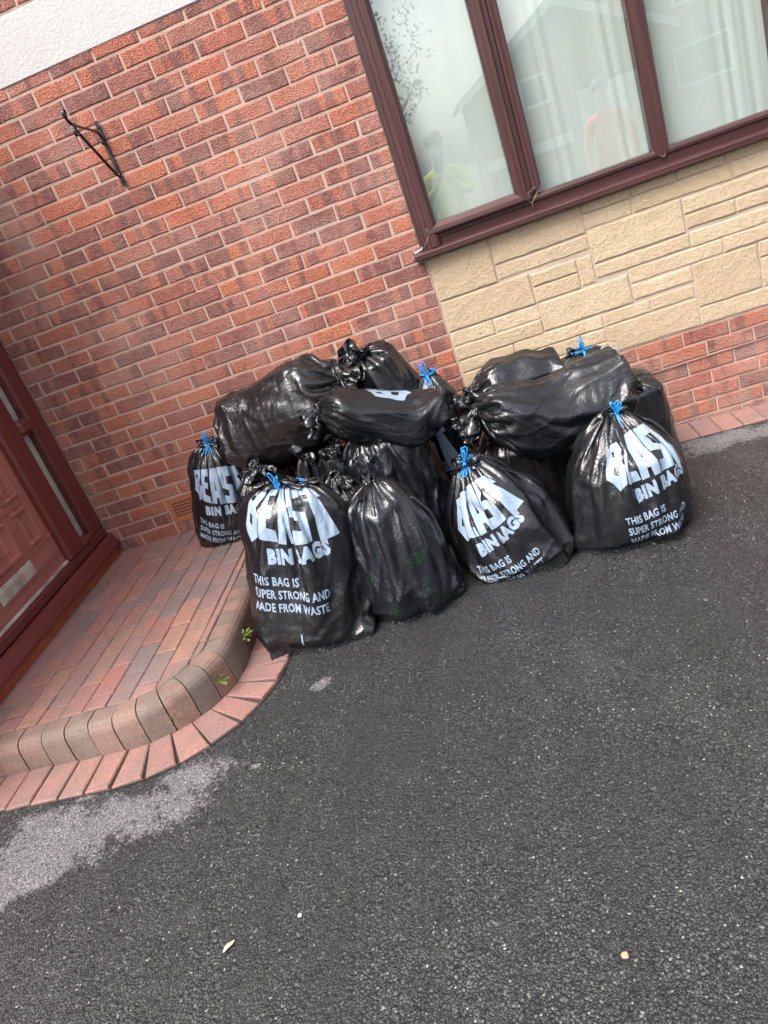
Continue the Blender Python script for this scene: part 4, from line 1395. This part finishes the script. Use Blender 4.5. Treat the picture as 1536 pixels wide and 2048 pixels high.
def bow(b, root, seed, up=(0, 0, 1), size=1.0, at=None, loops=3, tails=2, spread=1.0):
    """blue drawstring: wraps round the tie, loops and loose ends"""
    rr = random.Random(seed)
    bag = BAGS[KEYS[b]]
    c = Vector(bag['N'].tolist()) if at is None else Vector(at)
    c = c - Vector(root.location)
    a = Vector(bag['a'].tolist()); f = Vector(bag['f'].tolist()); r = Vector(bag['r'].tolist())
    upv = Vector(up).normalized()
    m = MB()
    rad = bag['rn'] + .010
    if at is None:
        for w in range(2):
            m.tube([c + a * (w * .006 - .004) + (f * math.cos(t) + r * math.sin(t)) * (rad + .002 * math.sin(3 * t + w)) for t in np.linspace(0, 2 * math.pi, 20)], .0026, 6, 1.0)
    k0 = c + f * (rad + .006)
    m.tube([k0 + Vector((rr.uniform(-.007, .007), rr.uniform(-.006, .006), rr.uniform(-.009, .009))) for _ in range(10)], .0036, 6)
    base = [(upv * 1.0 + r * rr.uniform(-.35, .35) + f * .15).normalized(), (-upv * .9 + r * rr.uniform(-.3, .1) + f * .45).normalized()]
    for i in range(loops):
        d = (base[i % 2] + r * rr.uniform(-.22, .22) * spread + f * rr.uniform(-.1, .15)).normalized()
        s = d.cross(f + Vector((.01, .02, .03))).normalized()
        L = rr.uniform(.045, .075) * size; W = rr.uniform(.006, .012) * size
        bend = r * rr.uniform(-.02, .02)
        pts = [k0 + d * (L * math.sin(t)) + s * (W * math.cos(t) * math.sin(t) * 1.8) + bend * math.sin(t) ** 2 + f * (.005 * math.sin(2 * t + i)) for t in np.linspace(0, math.pi, 15)]
        m.tube(pts, .0021, 6, 1.3)
    for i in range(tails):
        d = (upv * rr.uniform(-.9, .6) + r * rr.uniform(-.8, .8) * spread + f * rr.uniform(.1, .6)).normalized()
        L = rr.uniform(.03, .06) * size
        m.tube([k0 + d * (L * t) + Vector((rr.uniform(-.004, .004), rr.uniform(-.003, .003), rr.uniform(-.004, .004) - .012 * t * t)) for t in np.linspace(0, 1, 7)], .0023, 6, 1.25)
    return m.build('drawstring', STRING, root, True)


NF = [normals(X) for X in XF]
for b in range(len(KEYS)):      # make sure normals point outwards
    cen = XF[b].mean((0, 1))
    if ((XF[b] - cen) * NF[b]).sum() < 0: NF[b] = -NF[b]
PRT = print_layout()
LEAVES = [[(.07, .31, .085, 1.7), (.07, .31, .075, .55), (.07, .31, .075, 2.8), (.07, .31, .06, 2.2)], [(.035, .17, .085, 1.0)], [(.145, .115, .085, 2.5)], [(-.20, .25, .08, 1.2)], [(-.15, .10, .08, .4)], [(.20, .38, .07, 1.2)]]
G_BAG = 'tied rubbish bags heaped against the house'
INFO = {   # label, film, print (pu, pv above the foot, rot), tie
    'A': ('printed bin bag standing at the front left, fully showing its slogan beside the kerb', PL, (.035, .235, -.03, 1.02), 'string'),
    'B': ('plain black bag with knotted top and green leaf outlines, front row centre', PL_B, 'leaf', 'knot'),
    'C': ('slumped printed bag with blue bow, between the leaf-marked bag and the rightmost front bag', PL, (.02, .085, .06, .88), 'string'),
    'D': ('biggest round printed bag with blue loops, at the right end of the front row', PL, (.05, .155, .10, .86), 'string'),
    'E': ('slim printed bag standing alone on the paved step by the air brick', PL, (.0, .11, -.02, .78), 'string'),
    'F': ('plain black bag half hidden behind the right front printed bag, nearest the plinth', PL, None, 'knot'),
    'G': ('long black sack lying across the top right of the heap, knotted at its left end', PL, None, 'knot'),
    'G2': ('humped black sack lying against the stone panel behind the long sack', PL, None, 'knot'),
    'H': ('printed bag at the back right with blue string sticking up before the stone', PL, (.05, .16, .05), 'string'),
    'I': ('brownish black bag with a wide gathered top, under the long sack', PL_T, None, 'knot'),
    'J': ('printed bag deep in the dark gap under the long sack', PL, (-.05, .05, .0), None),
    'K': ('narrow upright bag with blue tie at the back, in front of the wall corner', PL_B, (-.12, .12, .12, .9), 'string'),
    'L': ('squarish black sack on top at the back, knot at its upper left', PL, None, 'knot'),
    'M': ('big boxy black sack lying on top at the left of the heap', PL_T, None, 'knot'),
    'N': ('flattened black sack lying across the middle, its knot pointing left', PL, (.34, -.10, .0, .9), 'knot'),
    'O': ('black bag with hanging folds under the flattened middle sack', PL_B, None, None),
    'P': ('black bag with a ragged open top below the boxy left sack', PL, None, None),
    'Q': ('small black bag with a crumpled knot, behind the front left printed bag', PL, None, 'knot'),
    'R': ('small black bag with twisted top, between the step bag and the front left bag', PL, None, 'knot'),
    'S': ('black bag at the back against the wall under the boxy left sack', PL_B, None, None),
    'T': ('black bag at the back against the wall under the squarish top sack', PL, None, None),
}
for b, k in enumerate(KEYS):
    lab, film, prt, tie = INFO[k]
    bag = BAGS[k]
    root = tag(empty('bin_bag', tuple(bag['b'])), lab, 'bin bag', G_BAG)
    bag['root'] = root
    sub_mesh(b, 'sack', 0, iN2[b], film, root)
    if iN2[b] < NV - 2: sub_mesh(b, 'gathered_top', iN2[b], NV - 1, film, root)
    if prt == 'leaf':
        for q in LEAVES: decal(b, 'leaf_print', leaf_layout(q), GREENP, root, .03, bag['arc'][0] + .05, 0, .85)
    elif prt:
        for nm, VF in zip(('printed_logo', 'printed_subtitle', 'printed_slogan', 'printed_slogan', 'printed_slogan', 'printed_mark'), PRT):
            decal(b, nm, VF, PRINT, root, prt[0], bag['arc'][0] + prt[1], prt[2], prt[3] if len(prt) > 3 else 1.0)
    if tie == 'string':
        bow(b, root, bag['seed'] * 3 + 1, loops=7 if k in 'CD' else 5)
    elif tie == 'knot':
        # twisted knot of film at the tie
        rr = random.Random(bag['seed'])
        c = Vector(bag['N'].tolist()) - Vector(root.location)
        a = Vector(bag['a'].tolist()); f = Vector(bag['f'].tolist()); r = Vector(bag['r'].tolist())
        m = MB()
        rad = bag['rn'] + .006
        pts, rads = [], []
        for i in range(26):
            t = i / 25 * 2 * math.pi * 1.5
            pts.append(c + a * (.016 * math.sin(t * .66) + rr.uniform(-.003, .003)) + (f * math.cos(t) + r * math.sin(t)) * (rad + rr.uniform(-.010, .004)))
            rads.append(rr.uniform(.005, .013))
        m.tube(pts, rads, 8, .8)
        m.build('knot', film, root, True)


# ------------------------------------------------------------------ hanging basket bracket on the wall
BR = tag(empty('wall_bracket', (-1.234, -.004, 2.09)), 'black wrought iron hanging basket bracket on the brick wall', 'bracket')
def flatbar(name, pts, w, t, par):
    """flat iron bar: bent in the y-z plane, w wide along x"""
    pts = [Vector((0, p[0], p[1])) for p in pts]
    V, F = [], []
    for i, p in enumerate(pts):
        d = (pts[min(i + 1, len(pts) - 1)] - pts[max(i - 1, 0)]).normalized()
        nrm = Vector((0, -d.z, d.y)) * (t / 2)
        for sx, sn in ((-1, -1), (1, -1), (1, 1), (-1, 1)):
            V.append((sx * w / 2, p.y + sn * nrm.y, p.z + sn * nrm.z))
    n = len(pts)
    for i in range(n - 1):
        for k in range(4):
            F.append((i * 4 + k, i * 4 + (k + 1) % 4, i * 4 + 4 + (k + 1) % 4, i * 4 + 4 + k))
    F += [(3, 2, 1, 0), tuple(4 * (n - 1) + k for k in range(4))]
    return mk(name, V, F, IRON, par)
def spiral(c, r0, r1, a0, turns, n=18):
    return [(c[0] + (r0 + (r1 - r0) * i / n) * math.cos(a0 + turns * 2 * math.pi * i / n), c[1] + (r0 + (r1 - r0) * i / n) * math.sin(a0 + turns * 2 * math.pi * i / n)) for i in range(n + 1)]
flatbar('back_plate', [(-.003, .148), (-.003, .05), (-.003, -.06), (-.003, -.138)], .016, .006, BR)
arm = [(-.012, .060), (-.016, .078), (-.026, .094), (-.05, .103), (-.10, .108), (-.18, .113), (-.25, .119), (-.285, .126)]
flatbar('arm', arm, .012, .0055, BR)
flatbar('scroll', [(-.285, .126), (-.305, .140), (-.316, .158)] + spiral((-.302, .168), .017, .006, math.pi * 1.15, -.85), .012, .005, BR)
flatbar('scroll', [(-.280, .120)] + [(-.286, .108)] + spiral((-.270, .092), .020, .007, math.pi * .75, .8), .012, .005, BR)
flatbar('brace', [(-.282, .118), (-.20, .050), (-.10, -.032), (-.03, -.088), (-.014, -.094), (-.008, -.085), (-.008, -.045)], .012, .006, BR)
flatbar('scroll', spiral((-.024, .060), .020, .008, math.pi * .4, -.7), .012, .005, BR)
for z in (.12, -.118):
    m = MB(); m.tube([(0, -.005, z), (0, -.010, z)], .004, 8); m.build('screw', IRON, BR, True)

# ------------------------------------------------------------------ weeds in the kerb joints
LEAFM = N('weed leaf')
_p = LEAFM.pos()
LEAFM = LEAFM.bsdf(LEAFM.mix(LEAFM.noise(_p, 60, 3), (.10, .16, .025), (.26, .30, .06)), .5, None, Subsurface_Weight=0.0)
def weed(loc, out, n, size, seed, label):
    rr = random.Random(seed)
    W = tag(empty('weed', loc), label, 'weed', 'weeds in the kerb joints')
    o = Vector(out).normalized()
    for i in range(n):
        d = (o * rr.uniform(.3, 1) + Vector((rr.uniform(-.8, .8), rr.uniform(-.8, .8), rr.uniform(-.2, .9)))).normalized()
        L = rr.uniform(.012, .034) * size
        tip = d * L + o * .004
        m = MB(); m.tube([(0, 0, 0), tuple(tip * .5 + Vector((0, 0, .003))), tuple(tip)], .0008, 5); m.build('stem', LEAFM, W)
        s = d.cross(Vector((rr.uniform(-.3, .3), rr.uniform(-.3, .3), 1))).normalized()
        nn = s.cross(d)
        ll = rr.uniform(.014, .022) * size
        prof = [(0, 0), (.12, .30), (.30, .42), (.38, .28), (.55, .46), (.66, .26), (.82, .26), (1, 0)]
        V, F = [], []
        for q, w in prof:
            c = tip + d * (q * ll) + nn * (-.18 * ll * q * q)
            V += [tuple(c - s * (w * ll) + nn * (.10 * ll * w)), tuple(c), tuple(c + s * (w * ll) + nn * (.10 * ll * w))]
        for q in range(len(prof) - 1):
            b = 3 * q
            F += [(b, b + 1, b + 4, b + 3), (b + 1, b + 2, b + 5, b + 4)]
        mk('leaf', V, F, LEAFM, W)
weed((-1.117, -1.225, .128), (1, -.2, .3), 14, 1.05, 1, 'bright green weed on the kerb face nearest the front left bag')
weed((-1.170, -1.485, .115), (.9, -.5, .3), 18, 1.05, 2, 'fullest green weed at the bend of the kerb')
weed((-1.310, -1.648, .105), (.5, -.8, .4), 9, .9, 3, 'small green weed low on the front of the kerb')
weed((-1.117, -.935, .115), (1, 0, .3), 9, 1.3, 4, 'green weed peeping out behind the front left bag')

# ------------------------------------------------------------------ litter: stray stones and a leaf on the tarmac
def pebble(name, x, y, s, col, label, z=None, flat=.6, seed=0):
    rr = random.Random(seed)
    bm = bmesh.new(); bmesh.ops.create_icosphere(bm, subdivisions=2, radius=s)
    for v in bm.verts:
        v.co *= rr.uniform(.75, 1.15); v.co.z *= flat
    me = bpy.data.meshes.new(name); bm.to_mesh(me); bm.free()
    me.materials.append(mat_plain(name + ' stone', col, .8, 150, .4, .001))
    o = link(name, me, None, (x, y, (GZ(x) if z is None else z) + s * flat * .6))
    return tag(o, label, name)
pebble('pebble', -.682, -2.51, .006, (.70, .67, .60), 'small white stone on the tarmac right of the pale leaf', seed=1)
pebble('pebble', .088, -2.732, .0085, (.60, .33, .22), 'orange pink pebble on the bare tarmac at the bottom right', seed=2)
pebble('pebble', -1.425, -1.672, .012, (.66, .60, .54), 'larger white stone chip wedged against the kerb foot', GZ(-1.4) + .012, .8, 3)
pebble('pebble', -1.375, -1.655, .008, (.55, .48, .42), 'smaller pale stone chip against the kerb foot', GZ(-1.4) + .012, .8, 4)
V = []
for q in np.linspace(0, 1, 7):
    w = .0075 * math.sin(math.pi * min(1, q * .92 + .06))
    for sd in (-1, 0, 1): V.append((q * .040, sd * w, .003 + .004 * abs(sd) + .003 * math.sin(q * 5)))
F = [(3 * i + j, 3 * i + j + 1, 3 * i + j + 4, 3 * i + j + 3) for i in range(6) for j in range(2)]
o = mk('dry_leaf', V, F, mat_plain('bleached leaf', (.52, .48, .40), .8), None, True, (-.872, -2.585, GZ(-.87)))
o.rotation_euler = (0, 0, 1.0)
tag(o, 'small bleached leaf lying on the bare tarmac', 'leaf')
# scattered pale grit (too fine to count)
mb = MB()
rg = random.Random(9)
for _ in range(380):
    x, y = rg.uniform(-1.8, 1.5), rg.uniform(-3.1, -.3)
    if x < -1.0 and y > -1.9: continue
    s = rg.uniform(.0007, .0021) * (1.0 if rg.random() < .9 else 1.5)
    z = GZ(x) + s * .4
    a = rg.uniform(0, 3)
    pts = [(x + s * math.cos(a + k * 2.1) * rg.uniform(.6, 1.2), y + s * math.sin(a + k * 2.1) * rg.uniform(.6, 1.2), z) for k in range(3)]
    mb.add(pts + [(x, y, z + s)], [(0, 1, 3), (1, 2, 3), (2, 0, 3)])
tag(mb.build('grit', mat_plain('pale grit', (.50, .47, .41), .7)), 'fine pale grit scattered over the drive', kind='stuff')
# grit in the paving joints
mb = MB()
for _ in range(420):
    x, y = rg.uniform(X_L + .04, IX), rg.uniform(IY + .02, -.02)
    if rg.random() < .75: x = X_L + .034 + round((x - X_L - .034) / .1015) * .1015
    if not inside_poly([(x, y), (x + .001, y), (x, y + .001)]): continue
    s = rg.uniform(.0006, .0016); z = ZS + .0005
    a = rg.uniform(0, 3)
    mb.add([(x + s * math.cos(a + k * 2.1), y + s * math.sin(a + k * 2.1), z) for k in range(3)] + [(x, y, z + s)], [(0, 1, 3), (1, 2, 3), (2, 0, 3)])
mb.build('grit', mat_plain('pale sand grit', (.55, .50, .42), .8), STEP)['kind'] = 'stuff'


# ------------------------------------------------------------------ across the road (seen only as reflections in the window and the film)
OB = mat_plain('far brick', (.34, .20, .16), .9, 40, .3, .01)
OR = mat_plain('far roof tiles', (.20, .155, .14), .9, 25, .4, .02)
OW = mat_plain('white fascia board', (.82, .82, .80), .5)
OG = mat_plain('far window', (.05, .06, .07), .15)
NB = tag(empty('garage', (4.2, -20, 0)), 'brick gabled garage across the road mirrored in the middle pane', 'garage')
mb = MB(); mb.add([(-2.6, 0, -.3), (2.6, 0, -.3), (2.6, 0, 2.8), (0, 0, 4.15), (-2.6, 0, 2.8), (-2.6, -6, -.3), (2.6, -6, -.3), (2.6, -6, 2.8), (0, -6, 4.15), (-2.6, -6, 2.8)],
                  [(0, 1, 2, 3, 4), (9, 8, 7, 6, 5), (0, 4, 9, 5), (1, 6, 7, 2)]); mb.build('wall', OB, NB)
for sg in (-1, 1):
    mb = MB(); mb.add([(0, .25, 4.30), (sg * 2.95, .25, 2.72), (sg * 2.95, -6.2, 2.72), (0, -6.2, 4.30), (0, .25, 4.20), (sg * 2.95, .25, 2.62), (sg * 2.95, -6.2, 2.62), (0, -6.2, 4.20)],
                      [(0, 1, 2, 3), (7, 6, 5, 4), (0, 4, 5, 1), (1, 5, 6, 2)]); mb.build('roof', OR, NB)
    mb = MB(); mb.add([(0, .30, 4.29), (sg * 2.98, .30, 2.69), (sg * 2.98, .30, 2.47), (0, .30, 4.06), (0, .26, 4.29), (sg * 2.98, .26, 2.69), (sg * 2.98, .26, 2.47), (0, .26, 4.06)],
                      [(0, 3, 2, 1), (0, 1, 5, 4), (2, 3, 7, 6), (1, 2, 6, 5)]); mb.build('bargeboard', OW, NB)
mb = MB(); mb.box(-2.6, -.2, .02, .45, .72, .98); mb.build('fascia', OW, NB)
mb = MB(); mb.box(-1.3, -.5, .01, .05, 1.9, 2.7); f_ = mb.build('window', OW, NB)
mb = MB(); mb.box(-1.22, -.58, .05, .06, 1.98, 2.62); mb.build('pane', OG, f_)
mb = MB(); mb.box(.2, 2.3, .01, .06, -.2, 1.9); mb.build('garage_door', OW, NB)
NH = tag(empty('house', (11.5, -24, 0)), 'brick house across the road mirrored in the right pane', 'house')
mb = MB(); mb.box(-4.3, 6, -7, 0, -.5, 4.9); mb.build('wall', OB, NH)
mb = MB(); mb.add([(-4.7, .4, 4.8), (6.4, .4, 4.8), (6.4, -3.5, 7.4), (-4.7, -3.5, 7.4), (-4.7, -7.4, 4.8), (6.4, -7.4, 4.8)], [(0, 1, 2, 3), (3, 2, 5, 4), (0, 3, 4), (1, 5, 2)]); mb.build('roof', OR, NH)
for (x0, z0, w, h) in ((-3.4, .9, 1.8, 1.2), (.5, .9, 2.0, 1.2), (-3.2, 3.2, 1.5, 1.1), (1.0, 3.2, 1.5, 1.1)):
    mb = MB(); mb.box(x0, x0 + w, 0, .05, z0, z0 + h); f_ = mb.build('window', OW, NH)
    mb = MB(); mb.box(x0 + .09, x0 + w - .09, .05, .06, z0 + .09, z0 + h - .09); mb.build('pane', OG, f_)
mb = MB(); mb.box(-4.6, 6.3, .3, .42, 4.55, 4.8); mb.build('fascia', OW, NH)
# a pale van-height wall and a tree on the left
GW = mat_plain('painted garden wall', (.62, .60, .57), .8)
mb = MB(); mb.box(-9, .6, -19.2, -19, -.3, 1.5); o = mb.build('garden_wall', GW); tag(o, 'pale garden wall across the road mirrored in the left pane', 'wall')
TLEAF = mat_plain('tree leaves', (.06, .10, .035), .6, 0, .3, .01, .4)
TR = tag(empty('tree', (-1.2, -24, 0)), 'leafy tree across the road mirrored high in the left pane', 'tree')
mb = MB(); mb.tube([(0, 0, 0), (.1, 0, 1.5), (-.1, .1, 3), (.1, 0, 4.8)], [.22, .17, .13, .06], 8)
for i in range(6):
    a = i * 1.05; mb.tube([(0, 0, 2.2 + .3 * i), (math.cos(a) * .8, math.sin(a) * .8, 3.2 + .3 * i), (math.cos(a) * 1.5, math.sin(a) * 1.5, 3.9 + .3 * i)], [.07, .045, .02], 6)
mb.build('trunk', mat_plain('bark', (.09, .07, .055), .9, 30, .5, .01), TR, True)
mb = MB(); rt = random.Random(4)
for c in range(60):
    cx, cy, cz, cr = rt.gauss(0, .9), rt.gauss(0, .9), rt.gauss(4.6, .9), rt.uniform(.3, .6)
    for _ in range(45):
        p = Vector((rt.gauss(0, 1), rt.gauss(0, 1), rt.gauss(0, 1))).normalized() * cr * rt.uniform(.5, 1) + Vector((cx, cy, cz))
        d1 = Vector((rt.gauss(0, 1), rt.gauss(0, 1), rt.gauss(0, 1))).normalized() * .07; d2 = Vector((rt.gauss(0, 1), rt.gauss(0, 1), rt.gauss(0, 1))).normalized() * .05
        mb.add([p - d1, p + d2, p + d1, p - d2], [(0, 1, 2, 3)])
mb.build('crown', TLEAF, TR)


def person(loc, rz, top_col, trouser_col, label, arms, hair_col):
    """one continuous skinned body; arms = [(elbow, wrist)] for left and right in body space (x right, y forward, z up)"""
    root = tag(empty('person', loc), label, 'person')
    root.rotation_euler = (0, 0, rz)
    V = [(0, 0, .96), (0, .01, 1.12), (0, .015, 1.30), (0, .0, 1.44), (0, .01, 1.53), (0, .03, 1.62), (0, .03, 1.74)]
    Rr = [(.155, .11), (.15, .11), (.165, .115), (.11, .085), (.055, .055), (.078, .092), (.065, .08)]
    E = [(0, 1), (1, 2), (2, 3), (3, 4), (4, 5), (5, 6)]
    for s, (el, wr, hd) in zip((-1, 1), arms):
        b = len(V)
        V += [(s * .165, 0, 1.42), el, wr, hd]; Rr += [(.062, .062), (.045, .045), (.032, .032), (.036, .022)]
        E += [(3, b), (b, b + 1), (b + 1, b + 2), (b + 2, b + 3)]
    for s in (-1, 1):
        b = len(V)
        V += [(s * .10, 0, .88), (s * .115, .015, .50), (s * .12, -.02, .10), (s * .125, .10, .035), (s * .125, .17, .03)]
        Rr += [(.095, .095), (.062, .062), (.045, .045), (.042, .035), (.035, .025)]
        E += [(0, b), (b, b + 1), (b + 1, b + 2), (b + 2, b + 3), (b + 3, b + 4)]
    me = bpy.data.meshes.new('body'); me.from_pydata(V, E, [])
    o = link('body', me, root)
    sk = o.modifiers.new('skin', 'SKIN'); sk.use_smooth_shade = True
    for v, r in zip(me.skin_vertices[0].data, Rr): v.radius = r
    me.skin_vertices[0].data[0].use_root = True
    o.modifiers.new('sub', 'SUBSURF').levels = 2
    o.modifiers['sub'].render_levels = 2
    dg = bpy.context.evaluated_depsgraph_get()
    nm = bpy.data.meshes.new_from_object(o.evaluated_get(dg))
    o.modifiers.clear(); o.data = nm
    nm.materials.clear()
    for mt in (mat_plain('skin', (.55, .34, .26), .5), mat_plain('clothing', top_col, .7), mat_plain('trousers', trouser_col, .8), mat_plain('shoes', (.03, .03, .03), .5)): nm.materials.append(mt)
    hands = [Vector(a[2]) for a in arms]; wrs = [Vector(a[1]) for a in arms]
    for p in nm.polygons:
        c = p.center
        nearhand = any((c - h).length < .085 for h in hands)
        p.material_index = 3 if c.z < .09 else 2 if c.z < .92 else 0 if (c.z > 1.50 and abs(c.x) < .12) or nearhand else 1
        p.use_smooth = True
    # face and hair
    mb = MB(); mb.tube([(0, .115, 1.66), (0, .138, 1.635), (0, .118, 1.622)], [.010, .016, .012], 8); mb.build('nose', nm.materials[0], root, True)
    bm = bmesh.new(); bmesh.ops.create_uvsphere(bm, u_segments=16, v_segments=10, radius=.098)
    for v in bm.verts: v.co = Vector((v.co.x * .95, v.co.y * 1.12 + .015, v.co.z * .85 + 1.745))
    bmesh.ops.delete(bm, geom=[v for v in bm.verts if v.co.y > .05 and v.co.z < 1.72], context='VERTS')
    hm = bpy.data.meshes.new('hair'); bm.to_mesh(hm); bm.free(); hm.materials.append(mat_plain('hair', hair_col, .6)); link('hair', hm, root)
    # five fingers on each hand
    for s, (el, wr, hd) in zip((-1, 1), arms):
        h, w = Vector(hd), Vector(wr)
        d = (h - w).normalized(); sd = d.cross(Vector((0, 0, 1))).normalized(); up = sd.cross(d)
        mb = MB()
        for k, ln in enumerate((.065, .075, .07, .055)):
            b0 = h + sd * ((k - 1.5) * .019) + d * .01
            mb.tube([b0, b0 + d * ln * .5 + up * .006, b0 + d * ln * .85 - up * .012 + Vector((0, 0, -.006))], [.009, .0085, .007], 7)
        b0 = h - d * .03 + sd * (-.03 * s)
        mb.tube([b0, b0 + d * .03 + sd * (-.022 * s), b0 + d * .055 + sd * (-.02 * s)], [.011, .010, .008], 7)
        mb.build('fingers', nm.materials[0], root, True)
    return root
HV_Y, HV_O = (.62, .80, .05), (1.0, .13, .05)
# the one taking the picture, just behind the lens
P1 = person((.22, -4.28, GZ(.2)), 0, HV_Y, (.04, .045, .06), 'person in a yellow high visibility vest taking the picture, mirrored in the left pane',
            [((-.23, .10, 1.22), (-.10, .30, 1.33), (-.06, .36, 1.40)), ((.23, .10, 1.20), (.10, .30, 1.30), (.06, .36, 1.37))], (.05, .035, .025))
mb = MB(); mb.box(-.04, .04, -.004, .004, -.075, .075, .003); ph = mb.build('phone', mat_plain('phone glass', (.015, .015, .018), .12), None, False, (.21, -3.90, 1.52))
tag(ph, 'dark phone held up by the person in yellow', 'phone'); ph.rotation_euler = (-.38, .30, 0)
P2 = person((2.02, -5.3, GZ(2.0)), .2, HV_O, (.05, .05, .055), 'person in an orange high visibility jacket mirrored low in the middle pane',
            [((-.235, -.02, 1.18), (-.235, .05, .96), (-.235, .08, .88)), ((.235, -.02, 1.18), (.235, .05, .96), (.235, .08, .88))], (.08, .06, .05))
